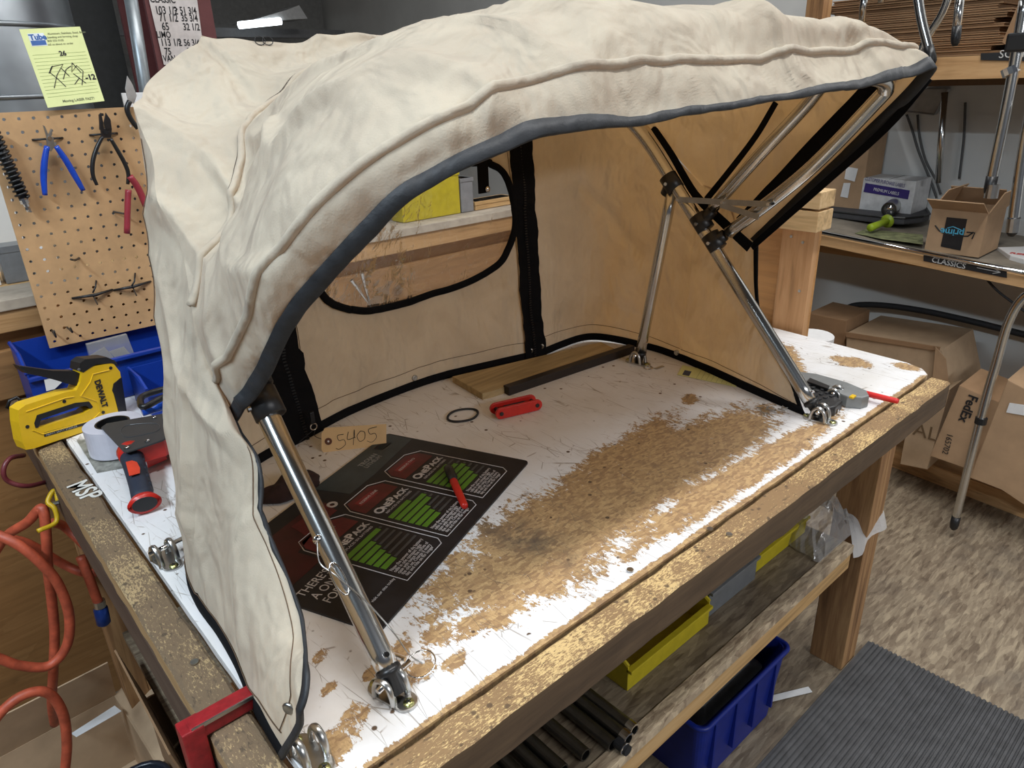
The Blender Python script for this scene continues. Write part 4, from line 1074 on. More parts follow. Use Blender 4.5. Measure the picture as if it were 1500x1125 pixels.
obj('pivot_screw', cyl(sg(115, 541), sg(115, 541) + sg_n * .002, .003, 10), CHROME, S, True)
S_inv = matrix_of(S).inverted()
tM = S_inv @ frame_M(sg(138, 558) + sg_n * .001, sg(151, 601) - sg(138, 558), sg(160, 553) - sg(138, 558))
text('brand_letters', 'DEWALT', .0155, INK, tM, S, .0002, bold=.0006, sx=.72 * (sg(151, 600) - sg(138, 558)).length / .048)
tM = S_inv @ frame_M(sg(67, 638.5) + sg_n * .0008, sg(126, 621) - sg(67, 638), sg(66, 633) - sg(67, 639))
text('plate_letters', 'HEAVY DUTY STAPLER', .0055, plain('print_pale2', (.4, .4, .38), .5), tM, S, .0001)
# black plier handle under the stapler
single('scissor_loop', tube([U(*p, y=1.50) for p in ((10, 598), (14, 587), (24, 582), (32, 588), (30, 596), (12, 599), (40, 594), (58, 588))], .003, 8), BLACKP, 'black wire scissor loop poking out left of the staple gun', 'scissors', smooth=True)

# tape gun
G = thing('tape_gun', 'red and black packing tape dispenser with a roll of clear tape left of the canopy', 'tape dispenser', tuple(U(200, 680, z=0)))
tr = Vector((.213, 1.315, 0))
obj('tape_roll', lathe([(.028, .004), (.047, .004), (.047, .054), (.028, .054), (.028, .004)], 40, Matrix.Translation(tr)), plain('clear_tape', (.60, .60, .68), .18, 0, .05), G, True, smooth=False)
obj('tape_core', lathe([(.025, .006), (.028, .004), (.028, .0545), (.025, .0545), (.025, .006)], 32, Matrix.Translation(tr)), BLACKP, G, True)
plt = [U(u, v, z=.060) for u, v in ((148, 626), (156, 620), (226, 608), (257, 603), (276, 612), (262, 627), (239, 644), (186, 662), (180, 660))]
pk = obj('side_plate', prism(plt, (0, 0, -.003), .001), plain('charcoal_plate', (.035, .038, .042), .45), G, True)
for u, v in ((226, 612), (247, 622), (216, 646), (186, 656)):
    p = U(u, v, z=.0605); obj('screw', lathe([(0, .003), (.003, .0025), (.0045, 0), (0, 0)], 14, Matrix.Translation(p)), CHROME, G, True, smooth=True)
emb = [U(u, v, z=.0603) for u, v in ((178, 628), (190, 622), (225, 620), (234, 624), (228, 632), (190, 640), (178, 636))]
obj('embossed_outline', tube(smooth_path(emb, 4, True), .0006, 5, closed=True), plain('charcoal_plate_edge', (.06, .065, .07), .4), pk, True)
obj('red_frame', prism([U(u, v, z=.057) for u, v in ((182, 660), (239, 644), (262, 626), (256, 622), (230, 634), (186, 648))], (0, 0, -.030), .001), REDP, G, True)
obj('red_frame', prism([U(u, v, z=.0) + Vector((0, 0, .028)) for u, v in ((218, 690), (246, 677), (244, 668), (263, 660), (262, 640), (226, 655))], (0, 0, -.022)), REDP, G, True)
obj('cutter_cover', box(Vector((.298, 1.20, .012)), Vector((.325, 1.30, .056)), bev=.003), BLACKP, G, True)
g0 = U(193, 668, z=.040); g1 = U(212, 738, z=.020)
gp = [g0.lerp(g1, t) for t in (-.12, 0, .2, .4, .6, .8, 1.0)]
obj('handle', tube(gp, [.018, .018, .0165, .0155, .015, .0155, .016], 18, flat=(1, .85)), plain('navy_rubber', (.018, .025, .045), .6), G, True, smooth=True)
for k in range(4):
    c = g0.lerp(g1, .25 + k * .17) + Vector((.012, .006, .0))
    obj('finger_ridge', tube([c + Vector((0, 0, -.008)), c, c + Vector((0, 0, .008))], .006, 8), plain('navy_rubber', (.018, .025, .045), .6), G, True, smooth=True)
e = (g1 - g0).normalized()
obj('handle_flare', tube([g1 - e * .012, g1 - e * .004, g1, g1 + e * .001, g1 - e * .006], [.016, .0195, .021, .0165, .014], 22, flat=(1.12, .82), cap=False), REDP, G, True, smooth=True)
obj('flare_hollow_shade', tube([g1 + e * .0002, g1 + e * .0016], .0155, 22, flat=(1.12, .82)), INK, G, True)  # black disc standing in for the shade inside the hollow handle end
hm = frame_M(g0.lerp(g1, .42) + Vector((-.002, -.004, .0155)), e, Vector((0, 0, 1)).cross(e))
obj('red_grip_inlay', prism([hm @ Vector(q) for q in ((-.020, -.009, 0), (.020, -.009, 0), (.020, .006, 0), (.006, .008, 0), (-.012, .006, 0), (-.020, 0, 0))], hm.to_3x3() @ Vector((0, 0, .0015)), .0004), plain('orange_red', (.62, .045, .015), .5), G, True)
obj('red_neck', tube([g0 - e * .014, g0 + e * .004], [.021, .0185], 18), REDP, G, True, smooth=True)
# old tape square under the roll
single('tape_patch', prism([U(u, v, z=.0005) for u, v in ((112, 645), (158, 640), (190, 684), (142, 693))], (0, 0, .0006)), plain('dirty_tape', (.25, .25, .22), .5, 0, .5, 60), 'dirty grey tape square stuck to the bench under the tape roll', 'tape')

# ------------------------------------------------------------------ pegboard and tools
pgx0, pgz0, cell, ncx, ncz = .1985, .104, .0239, 12, 19
py = 1.68
pg = thing('pegboard', 'tan hardboard pegboard with a grid of holes above the left end of the bench', 'pegboard', (pgx0 + ncx * cell / 2, py, pgz0))
bm = BM()
for i in range(ncx):
    for j in range(ncz):
        cx0 = pgx0 + (i + .5) * cell; cz0 = pgz0 + (j + .5) * cell
        F, Bk, HF, HB = [], [], [], []
        sq = [(1, 0), (1, 1), (0, 1), (-1, 1), (-1, 0), (-1, -1), (0, -1), (1, -1)]
        for k, (a, b) in enumerate(sq):
            F.append(bm.verts.new((cx0 + a * cell / 2, py, cz0 + b * cell / 2))); Bk.append(bm.verts.new((cx0 + a * cell / 2, py + .005, cz0 + b * cell / 2)))
            an = k * PI / 4; r = .0031
            HF.append(bm.verts.new((cx0 + r * math.cos(an), py, cz0 + r * math.sin(an)))); HB.append(bm.verts.new((cx0 + r * math.cos(an), py + .005, cz0 + r * math.sin(an))))
        for k in range(8):
            n_ = (k + 1) % 8
            bm.faces.new((F[k], F[n_], HF[n_], HF[k])); bm.faces.new((Bk[n_], Bk[k], HB[k], HB[n_])); bm.faces.new((HF[k], HF[n_], HB[n_], HB[k]))
            if (i == 0 and sq[k][0] == -1 and sq[n_][0] == -1) or (j == 0 and sq[k][1] == -1 and sq[n_][1] == -1) or (j == ncz - 1 and sq[k][1] == 1 and sq[n_][1] == 1) or (i == ncx - 1 and sq[k][0] == 1 and sq[n_][0] == 1):
                bm.faces.new((F[n_], F[k], Bk[k], Bk[n_]))
bmesh.ops.remove_doubles(bm, verts=bm.verts, dist=1e-5)
obj('board', bm, PEG, pg, True)
for x in (pgx0 + .02, pgx0 + .25):
    obj('batten', box((x, py + .005, pgz0 + .01), (x + .018, py + .045, .20)), LUMBER, pg, True)
def PG_(u, v, o=0.0): return U(u, v, y=py - o)
def hook(name, pts, r, m, label, cat='hook', group=None):
    return single(name, tube(smooth_path(pts, 4), r, 8), m, label, cat, group, True)
HK = plain('dark_wire', (.06, .05, .04), .5, .5)
hook('peg_hook', [PG_(116, 378), PG_(110, 381, .02), PG_(104, 380, .04)], .0022, HK, 'single short peg in the middle of the pegboard')
hook('peg_hook', [PG_(76, 484), PG_(82, 494, .03), PG_(79, 484, .036)], .0016, HK, 'left of two bent wire pegs at the bottom of the pegboard')
hook('peg_hook', [PG_(98, 479), PG_(106, 487, .03), PG_(103, 480, .036)], .0016, HK, 'right of two bent wire pegs at the bottom of the pegboard')
th = thing('tool_holder_bar', 'pair of black wire tool holder bars across the lower pegboard', 'tool holder', tuple(PG_(162, 430)))
for (a, b, c_) in (((105, 437), (140, 432), (165, 424)), ((166, 425), (195, 420), (221, 412))):
    obj('bar', tube([PG_(*a), PG_(*b, .012), PG_(*c_)], [.002, .0034, .002], 8), BLACKP, th, True, smooth=True)
for (a, b, c_) in (((141, 411), (140, 420), (136, 429)), ((198, 400), (197, 412), (193, 419))):
    obj('upper_hook', tube([PG_(*a), PG_(*b, .010), PG_(*c_, .014)], .0017, 8), BLACKP, th, True, smooth=True)
for (a, b) in (((137, 434), (143, 446)), ((195, 422), (200, 433))):
    obj('lower_prong', tube([PG_(*a, .008), PG_(*b, .03)], .0014, 6), HK, th, True)
def pliers(label, name, jaws, handles, hr, hm_, jm, pivot, o=.014):
    t = thing(name, label, 'pliers', tuple(PG_(*pivot, o)))
    for j in jaws: obj('jaw', prism([PG_(*p, o) for p in j], (0, -.006, 0), .001), jm, t, True)
    for h in handles:
        n_ = len(h); P_ = smooth_path([PG_(*p, o + .003) for p in h], 5)
        rs = [hr * (0.75 + .45 * math.sin(PI * min(1, .15 + .75 * i / (len(P_) - 1)))) for i in range(len(P_))]
        obj('handle', tube(P_, rs, 12, flat=(1, .8)), hm_, t, True, smooth=True)
    p = PG_(*pivot, o + .007); obj('pivot', cyl(p, p + Vector((0, -.002, 0)), .0042, 14), CHROME if jm is STEEL2 else BLACKP, t, True)
    return t
pliers('small wire snips with blue handles hanging on the pegboard', 'wire_snips',
       [[(62, 183), (65, 185), (70, 197), (68, 203)], [(74, 188), (76, 196), (72, 204), (67, 203)], [(67, 200), (77, 200), (80, 214), (74, 222), (68, 216)]],
       [[(69, 214), (65, 238), (64, 262), (66, 286)], [(82, 214), (96, 234), (110, 258), (122, 279)]], .0062, plain('blue_vinyl', (.01, .06, .45), .25), STEEL2, (73, 203))
pliers('larger diagonal cutters with black handles hanging on the pegboard', 'diagonal_cutters',
       [[(144, 168), (147, 165), (150, 178), (152, 192), (145, 190)], [(154, 165), (161, 175), (163, 190), (154, 193), (151, 180)], [(146, 188), (163, 188), (162, 202), (148, 202)]],
       [[(150, 200), (142, 216), (136, 236), (136, 256), (142, 271)], [(162, 203), (172, 220), (183, 240), (188, 255), (187, 270)]], .0045, BLACKP, plain('dark_steel', (.10, .10, .11), .35, 1.0), (155, 194))
for (a, b), l in ((((47, 205), (92, 202)), 'black wire bracket holding the blue handled snips'), (((131, 198), (172, 195)), 'black wire bracket holding the black handled cutters')):
    hook('wire_bracket', [PG_(*a), PG_((a[0] + b[0]) / 2, (a[1] + b[1]) / 2, .010), PG_(*b)], .002, BLACKP, l, 'bracket')
# red handled pliers
rp_ = thing('red_pliers', 'pliers with dull red grips hanging at the right edge of the pegboard', 'pliers', tuple(PG_(185, 300, .02)))
RG = plain('dull_red_grip', (.30, .03, .045), .4)
obj('handle', tube(smooth_path([PG_(188, 278, .025), PG_(187, 300, .026), PG_(186, 342, .026)], 5), .0075, 12, flat=(1, .8)), RG, rp_, True, smooth=True)
obj('handle', tube(smooth_path([PG_(190, 258, .02), PG_(202, 275, .02), PG_(214, 302, .02)], 5), .0085, 12, flat=(1, .8)), RG, rp_, True, smooth=True)
obj('peg', tube([PG_(166, 310), PG_(182, 313, .02)], .002, 6), HK, rp_, True)
# coiled air hose whip
aw = thing('air_hose_whip', 'black spring coiled air hose end with a steel fitting on the pegboard', 'air hose', tuple(PG_(25, 270, .02)))
h0 = PG_(-12, 190, .02); h1 = PG_(34, 290, .02); dd = (h1 - h0)
obj('hose_core', cyl(h0, h1, .008, 12), BLACKP, aw, True, smooth=True)
n1, n2 = frame_axes(dd); turns = 15
obj('coil_spring', tube([h0 + dd * (k / (turns * 12)) + (n1 * math.cos(k * PI / 6) + n2 * math.sin(k * PI / 6)) * .0105 for k in range(turns * 12)], .0023, 6), BLACKP, aw, True, smooth=True)
dn = dd.normalized()
obj('fitting', tube([h1, h1 + dn * .003, h1 + dn * .010, h1 + dn * .011, h1 + dn * .016, h1 + dn * .017, h1 + dn * .022, h1 + dn * .026], [.0085, .009, .009, .006, .006, .0045, .0055, .0045], 10), CHROME, aw, True)
# snips with a dark handle beside the canopy edge
sn_ = thing('hacksaw_tool', 'grey bladed tool with a dark curved handle beside the top of the pegboard', 'tool', tuple(PG_(195, 150, .01)))
obj('blade', prism([PG_(*p, .01) for p in ((186, 111), (183, 130), (188, 150), (196, 152), (200, 140), (194, 124))], (0, -.002, 0)), STEEL2, sn_, True)
obj('handle', tube(smooth_path([PG_(190, 148, .012), PG_(186, 160, .012), PG_(192, 175, .012), PG_(202, 188, .012)], 4), .005, 10), BLACKP, sn_, True, smooth=True)
single('white_board', box((.455, 1.715, .25), (.56, 1.72, .585)), WHITE, 'white panel edge showing between pegboard and canopy', 'panel')

# yellow pad note clipped over the pegboard
def P3(u, v, y=1.67): return U(u, v, y=y)
NQ = [P3(28, 43, 1.70), P3(117, 39, 1.70), P3(153, 148, 1.67), P3(70, 158, 1.67)]
nt_ = thing('pad_note', 'yellow pad note with a pencilled tube sketch leaning above the pegboard', 'note', tuple(P3(110, 155)))
nn_ = (NQ[1] - NQ[0]).cross(NQ[3] - NQ[0]).normalized(); nn_ = nn_ if nn_.y < 0 else -nn_
obj('paper', prism(NQ, nn_ * .0006), NOTE, nt_, True)
def nb(s, t, o=.0008): return (NQ[0] * (1 - s) + NQ[1] * s) * (1 - t) + (NQ[3] * (1 - s) + NQ[2] * s) * t + nn_ * o
for k in range(13):
    t = .33 + k * .045
    obj('rule_line', tube([nb(.06, t), nb(.95, t)], .00035, 4), NOTELINE, nt_, True)
obj('logo_block', prism([nb(*q) for q in ((.10, .06), (.36, .06), (.36, .22), (.10, .22))], nn_ * .0002), plain('print_white2', (.7, .75, .8), .6), nt_, True)
obj('logo_bar', prism([nb(*q, .0011) for q in ((.11, .15), (.35, .15), (.35, .21), (.11, .21))], nn_ * .0002), plain('logo_blue', (.04, .12, .35), .6), nt_, True)
nW = (NQ[1] - NQ[0]).length
LB = plain('logo_blue', (.04, .12, .35), .6)
iv = matrix_of(nt_).inverted()
def ntext(s, x, y, size, m, bold=0): text('lettering', s, size, m, iv @ frame_M(nb(x, y, .0012), NQ[1] - NQ[0], NQ[0] - NQ[3]), nt_, .0001, bold=bold)
ntext('Tube', .11, .14, .0135, LB, .0006)
for k, s in enumerate(('Aluminum, Stainless, Steel, Brass', 'bending and forming shop', '800 555 0100', 'call us about an order')): ntext(s, .42 - .02 * k, .085 + k * .045, .0050, plain('grey_ink', (.2, .22, .12), .7))
ntext('26', .50, .36, .012, INK, .0004); ntext('-12', .80, .70, .014, INK, .0005)
ntext('Moving LASER FAST!', .28, .955, .0065, plain('grey_ink', (.2, .22, .12), .7), .0001)
sk = [[(.32, .48), (.24, .56), (.34, .66), (.42, .76)], [(.22, .76), (.34, .60), (.50, .47), (.30, .49), (.22, .57)], [(.45, .52), (.54, .63)], [(.42, .66), (.52, .54), (.62, .50)], [(.66, .46), (.60, .58), (.72, .50), (.80, .58), (.70, .76)], [(.62, .60), (.78, .74)], [(.66, .46), (.76, .60)], [(.58, .74), (.70, .66)]]
bm = BM()
for s in sk: add_tube(bm, [nb(*q, .0012) for q in s], .0007, 5)
obj('pen_sketch', bm, INK, nt_, True)

# ------------------------------------------------------------------ left: hose, clamp, boxes
HOSE = plain('orange_air_hose', (.40, .075, .035), .5, 0, .3, 50)
hh = thing('air_hose', 'orange rubber air hose looped over a yellow hook left of the bench', 'air hose', tuple(U(75, 760, y=1.37)))
HY = lambda u, v, y=1.36: U(u, v, y=y)
path1 = [HY(-30, 850, 1.42), HY(5, 790, 1.40), HY(40, 765, 1.36), HY(62, 745, 1.34), HY(68, 790, 1.33), HY(70, 830, 1.34), HY(76, 880), HY(80, 930), HY(78, 985), HY(76, 1030, 1.40), HY(80, 1060, 1.44)]
obj('hose_run', tube(smooth_path(path1, 8), .0085, 12), HOSE, hh, True, smooth=True)
path2 = [HY(-40, 770, 1.38), HY(0, 785, 1.34), HY(30, 800, 1.32), HY(60, 825, 1.31), HY(85, 855, 1.31), HY(101, 900, 1.31), HY(98, 945, 1.31), HY(72, 975, 1.31), HY(30, 975, 1.31), HY(0, 965, 1.31), HY(-40, 950, 1.31)]
obj('hose_run', tube(smooth_path(path2, 8), .0085, 12), HOSE, hh, True, smooth=True)
path3 = [HY(0, 788, 1.42), HY(40, 796, 1.42), HY(90, 825, 1.42), HY(120, 838, 1.40), HY(142, 838, 1.38), HY(147, 825, 1.38), HY(125, 800, 1.41), HY(95, 772, 1.44), HY(78, 765, 1.42)]
obj('hose_run', tube(smooth_path(path3, 8), .0085, 12), HOSE, hh, True, smooth=True)
path4 = [HY(118, 815, 1.36), HY(130, 845, 1.35), HY(140, 872, 1.35), HY(146, 888, 1.35)]
obj('hose_run', tube(smooth_path(path4, 6), .0085, 12), HOSE, hh, True, smooth=True)
path5 = [HY(-30, 1090, 1.25), HY(0, 1045, 1.25), HY(35, 1018, 1.25), HY(70, 1015, 1.25), HY(92, 1045, 1.25), HY(98, 1090, 1.25), HY(94, 1140, 1.25)]
obj('hose_run', tube(smooth_path(path5, 8), .0085, 12), HOSE, hh, True, smooth=True)
a = HY(147, 890, 1.35); b = HY(152, 912, 1.35); e_ = (b - a).normalized()
obj('coupler', tube([a - e_ * .01, a, a + e_ * .002, b, b + e_ * .004], [.009, .009, .0125, .0125, .009], 12), plain('blue_anodised', (.02, .06, .30), .3, .5), hh, True, smooth=True)
obj('ferrule', cyl(a - e_ * .016, a - e_ * .002, .0105, 12), STEEL2, hh, True)
yh = thing('hose_hook', 'yellow coated steel hook on the left side of the bench', 'hook', (0.10, 1.34, -.06))
obj('hook_wire', tube(smooth_path([Vector((.103, 1.33, -.065)), HY(80, 718, 1.34), HY(70, 735, 1.33), HY(80, 745, 1.32), HY(82, 765, 1.31), HY(55, 778, 1.30)], 5), .0042, 8), plain('yellow_vinyl', (.55, .36, .01), .4), yh, True, smooth=True)
obj('hook_tip', cyl(Vector((.104, 1.325, -.065)), Vector((.092, 1.33, -.066)), .0043, 8), STEEL2, yh, True)
single('maroon_hook', tube(smooth_path([U(35, 667, y=1.47), U(14, 672, y=1.44), U(5, 690, y=1.43), U(12, 705, y=1.43), U(40, 712, y=1.43), U(75, 704, y=1.47)], 6), .0042, 10), plain('maroon_vinyl', (.12, .02, .025), .4), 'maroon coated hook on the plywood below the staple gun', 'hook', smooth=True)
# red bar clamp on the left rim
rc = thing('bar_clamp', 'chipped red bar clamp gripping the near end of the left rim', 'clamp', (.10, .62, -.05))
obj('upper_jaw', box((.088, .588, .0025), (.196, .606, .020), bev=.002), REDPAINT, rc, True)
obj('clamp_bar', box((.080, .5862, -.62), (.1015, .6078, .0192), bev=.002), REDPAINT, rc, True)
obj('flange', box((.088, .595, -.012), (.1015, .599, .003)), REDPAINT, rc, True)
obj('bright_edge', box((.090, .587, .0165), (.197, .5885, .0205)), STEEL2, rc, True)
# boxes on the floor at the left
def carton(name, label, M, w, d, h, m, flaps=(60, 60, 60, 60), t=.004, open_=True, group=None, tape=None):
    r = thing(name, label, 'box', group=group); r.matrix_basis = M
    if open_:
        obj('bottom', box((0, 0, 0), (w, d, t)), m, r)
        for lo, hi in (((0, 0, t), (w, t, h)), ((0, d - t, t), (w, d, h)), ((0, t, t), (t, d - t, h)), ((w - t, t, t), (w, d - t, h))):
            obj('side_panel', box(lo, hi), m, r)
        fl = d * .45
        for k, ang in enumerate(flaps):
            if ang is None: continue
            a = math.radians(ang)      # 0 = closed flat inward, 90 = straight up, 180 = out
            if k == 0: q = [(0, 0, h), (w, 0, h)]; v = Vector((0, math.cos(a), math.sin(a)))
            if k == 1: q = [(0, d, h), (w, d, h)]; v = Vector((0, -math.cos(a), math.sin(a)))
            if k == 2: q = [(0, 0, h), (0, d, h)]; v = Vector((math.cos(a), 0, math.sin(a)))
            if k == 3: q = [(w, 0, h), (w, d, h)]; v = Vector((-math.cos(a), 0, math.sin(a)))
            A, B_ = Vector(q[0]), Vector(q[1]); n_ = (B_ - A).cross(v).normalized() * t * .8
            obj('flap', prism([A, B_, B_ + v * fl, A + v * fl], n_), m, r)
    else:
        obj('carton_body', box((0, 0, 0), (w, d, h), bev=.003), m, r)
        obj('lid_seam', box((0.002, d / 2 - .001, h), (w - .002, d / 2 + .001, h + .0006)), INK, r)
    return r
RZ = lambda x, y, z, a: Matrix.Translation((x, y, z)) @ Matrix.Rotation(math.radians(a), 4, 'Z')
carton('cardboard_box', 'open cardboard box with a white label on the floor left of the bench', RZ(-.22, 1.22, FZ, 3), .34, .26, .20, CARD3, (170, 75, 150, 150))
cl_ = thing('shipping_label', 'white label strip on the flap of the box below the hose', 'label', tuple(U(140, 1060, z=-.63)))
obj('paper', prism([U(u, v, z=-.615) for u, v in ((104, 1075), (168, 1034), (178, 1042), (112, 1080))], (0, 0, .001)), WHITE, cl_, True)
carton('cardboard_box', 'dark cardboard box under the bench beside the back left leg', RZ(.13, .95, FZ, 0), .28, .30, .36, CARD2, (None, None, 100, None))
tb_ = thing('black_tub', 'black plastic tub on the floor at the lower left', 'tub', (.03, 1.0, FZ))
def rrect(w, d, r, z, cx=0, cy=0, n=5):
    out = []
    for sx, sy, a0 in ((1, 1, 0), (-1, 1, PI / 2), (-1, -1, PI), (1, -1, 3 * PI / 2)):
        for k in range(n + 1):
            a = a0 + k * PI / 2 / n; out.append(Vector((cx + sx * (w / 2 - r) + r * math.cos(a), cy + sy * (d / 2 - r) + r * math.sin(a), z)))
    return out
def loft(loops):
    bm = BM(); R = [[bm.verts.new(p) for p in lp_] for lp_ in loops]; n = len(loops[0])
    for A, B_ in zip(R, R[1:]):
        for k in range(n): bm.faces.new((A[k], A[(k + 1) % n], B_[(k + 1) % n], B_[k]))
    bm.faces.new(R[0][::-1]); bm.faces.new(R[-1]); return bm
def tub(r, w, d, h, m, rr=.04, rim_=.012):
    obj('shell', loft([rrect(w * .88, d * .88, rr * .8, 0), rrect(w, d, rr, h), rrect(w - .008, d - .008, rr, h), rrect(w * .88 - .008, d * .88 - .008, rr * .8, .006)]), m, r, smooth=False)
    obj('rim', tube(rrect(w + .006, d + .006, rr, h), rim_ * .5, 8, closed=True), m, r, smooth=True)
tub(tb_, .26, .34, .26, plain('blue_black_plastic', (.012, .016, .026), .3), .05)
tb_.location = (-.01, 1.03, FZ)

# ------------------------------------------------------------------ under the bench
bin_box('shelf_bin', 'nearest yellow bin on the lower shelf of the bench', 'bin', BZZ(.755, .59, -.411, 0), .245, .22, .10, .045, YBIN, 'bins on the lower bench shelf')
bin_box('shelf_bin', 'smoky grey bin between two yellow bins on the lower shelf', 'bin', BZZ(1.012, .60, -.411, 0), .175, .22, .09, .06, GREYBIN, 'bins on the lower bench shelf')
bin_box('shelf_bin', 'far yellow bin beside the clear bag on the lower shelf', 'bin', BZZ(1.195, .61, -.411, 0), .225, .22, .10, .045, YBIN, 'bins on the lower bench shelf')
ends = [(.692, .523, 1), (.671, .518, 1), (.645, .528, 0), (.600, .545, 0), (.555, .55, 0), (.530, .555, 0), (.500, .55, 0), (.475, .545, 0), (.43, .55, 0)]
for k, (x, y, br) in enumerate(ends):
    t = thing('steel_tube', ('bright ended steel tube lying first from the right on the lower shelf', 'bright ended steel tube lying second from the right on the lower shelf')[k] if k < 2 else ('dull dark steel tube, ' + ['', '', 'third', 'fourth', 'fifth', 'sixth', 'seventh', 'eighth', 'ninth'][k] + ' from the right on the lower shelf'), 'tube', (x, y, -.411), group='steel tubes on the lower shelf')
    obj('tube_wall', lathe([(.0085, 0), (.0112, 0), (.0112, .55), (.0085, .55), (.0085, 0)], 18, Matrix.Translation((0, 0, .0115)) @ Matrix.Rotation(-PI / 2, 4, 'X')), DULLTUBE, t, smooth=False)
    if br: obj('tube_end', lathe([(.0086, 0), (.0122, 0), (.0122, .014), (.0086, .014), (.0086, 0)], 18, Matrix.Translation((0, -.001, .0115)) @ Matrix.Rotation(-PI / 2, 4, 'X')), CHROME, t)
t = thing('foam_plug', 'short black ribbed plug in front of the steel tubes', 'plug', (.655, .497 + .02, -.41))
obj('plug_body', cyl((0, -.012, .009), (0, .012, .009), .009, 16), RUBBER, t); obj('plug_ring', tube([(.0095 * math.cos(a), -.006, .009 + .0095 * math.sin(a)) for a in np.linspace(0, 2 * PI, 17)[:-1]], .0012, 6, closed=True), CHROME, t)
# clear bags on the shelf end
def crumple(name, pts3, m, label, cat, seed=0, h=.05, n=16):
    """crumpled film: bilinear patch lifted by noise, folded edge"""
    bm = BM(); a, b, c, d = [Vector(p) for p in pts3]; G_ = []
    for j in range(n + 1):
        r = []
        for i in range(n + 1):
            s, t = i / n, j / n; p = a.lerp(b, s).lerp(d.lerp(c, s), t)
            w = math.sin(PI * s) ** .6 * math.sin(PI * t) ** .6
            z = w * h * (0.7 + .9 * abs(noise.noise(Vector((s * 5, t * 5, seed))))) + .006 * noise.noise(Vector((s * 12, t * 12, seed + 4)))
            r.append(bm.verts.new(p + Vector((0.008 * noise.noise(Vector((s * 9, t * 9, seed))), 0, max(z, .0005)))))
        G_.append(r)
    for j in range(n):
        for i in range(n): bm.faces.new((G_[j][i], G_[j][i + 1], G_[j + 1][i + 1], G_[j + 1][i]))
    return single(name, bm, m, label, cat)
crumple('plastic_bag', [(1.33, .53, -.408), (1.52, .53, -.408), (1.56, .68, -.408), (1.36, .72, -.408)], BAG, 'crumpled clear plastic bag of parts on the right end of the lower shelf', 'plastic bag', 2, .09)
Q = [U(1240, 785, z=-.405), U(1288, 742, z=-.40), U(1300, 760, z=-.46), U(1252, 816, z=-.50)]
bm = BM(); n = 10; G_ = []
A_, B2, C2, D2 = U(1238, 745, z=-.385), U(1285, 738, z=-.385), U(1298, 770, z=-.43), U(1250, 818, z=-.445)
for j in range(n + 1):
    r = []
    for i in range(n + 1):
        s, t = i / n, j / n; p = A_.lerp(B2, s).lerp(D2.lerp(C2, s), t); p = p + Vector((0, -.006 * math.sin(s * 9), .006 * math.sin(s * 7 + t * 3) + .03 * t * (1 - t)))
        r.append(bm.verts.new(p))
    G_.append(r)
for j in range(n):
    for i in range(n): bm.faces.new((G_[j][i], G_[j][i + 1], G_[j + 1][i + 1], G_[j + 1][i]))
single('plastic_bag', bm, vinyl_mat('milky_bag', .45), 'milky empty bag hanging over the right end of the shelf lip', 'plastic bag')
# blue tote on the floor
bt = thing('blue_tote', 'dark blue plastic tote on the floor under the lower shelf', 'tote', (1.13, .665, FZ))
tub(bt, .34, .22, .20, NAVYBIN, .02, .012)
for x in (-.12, -.04, .04, .12): obj('rib', box((x - .003, -.112, .05), (x + .003, -.098, .185)), NAVYBIN, bt)
obj('crumpled_contents', loft([rrect(.26, .16, .02, .15), rrect(.20, .12, .02, .17)]), GREYBIN, bt)
single('paper_strip', prism([U(u, v, z=FZ + .004) for u, v in ((1110, 1024), (1184, 1006), (1190, 1014), (1114, 1032))], (0, 0, .001)), WHITE, 'white paper strip on the floor beside the blue tote', 'paper')
# ribbed floor mat
RM = plain('grey_ribbed_rubber', (.055, .055, .058), .55, 0, .25, 30, .2)
mt = thing('ribbed_floor_mat', 'dark grey ribbed rubber mat on the floor in front of the bench', 'mat', (1.1, .05, FZ))
obj('mat_base', box((.25, -.45, FZ), (1.677, .508, FZ + .008), bev=.002), RM, mt, True)
for k in range(62):
    y = .495 - k * .0115
    obj('rib', prism([(.30, y - .0042, FZ + .008), (.30, y + .0042, FZ + .008), (.30, y + .0026, FZ + .0125), (.30, y - .0026, FZ + .0125)], (1.375, 0, 0)), RM, mt, True)

# ------------------------------------------------------------------ right background: shelving
SX = 2.57
sh = thing('wall_shelf', 'waist high shelf with a chrome front edge along the right wall', 'shelf', (2.83, .7, -.02))
s0 = U(1200, 338, x=SX); s1 = U(1500, 397, x=SX)
zt_ = s0.z
def slanted(x0, y0, y1, z0a, z0b, x1, th, bev=0):
    """slab running along y with its height going from z0a (at y0) to z0b (at y1)"""
    return prism([(x0, y0, z0a), (x0, y1, z0b), (x0, y1, z0b - th), (x0, y0, z0a - th)], (x1 - x0, 0, 0), bev)
ya, yb = 1.75, -.2
def shz(y): return s1.z + (s0.z - s1.z) * (y - s1.y) / (s0.y - s1.y)
obj('shelf_board', slanted(SX, yb, ya, shz(yb), shz(ya), 3.08, .016), plain('worn_grey_board', (.22, .19, .15), .6, 0, .3, 12), sh, True)
obj('fascia', slanted(SX - .018, yb, ya, shz(yb) - .012, shz(ya) - .012, SX + .02, .034), LUMBER_Y, sh, True)
obj('front_rod', tube([(SX - .028, yb, shz(yb) + .002), (SX - .028, ya, shz(ya) + .002)], .0075, 10), CHROME, sh, True, smooth=True)
for y in (1.32, .05): obj('shelf_leg', box((SX + .02, y, FZ), (SX + .055, y + .085, shz(y) - .017)), LUMBER_Z, sh, True)
obj('rear_ledger', box((3.06, yb, shz(yb) - .10), (3.098, ya, shz(yb) - .04)), LUMBER_Y, sh, True)
cs = thing('shelf_sign', 'black strip sign reading CLASSICS with an arrow on the shelf front', 'sign', tuple(U(1414, 382, x=SX - .02)))
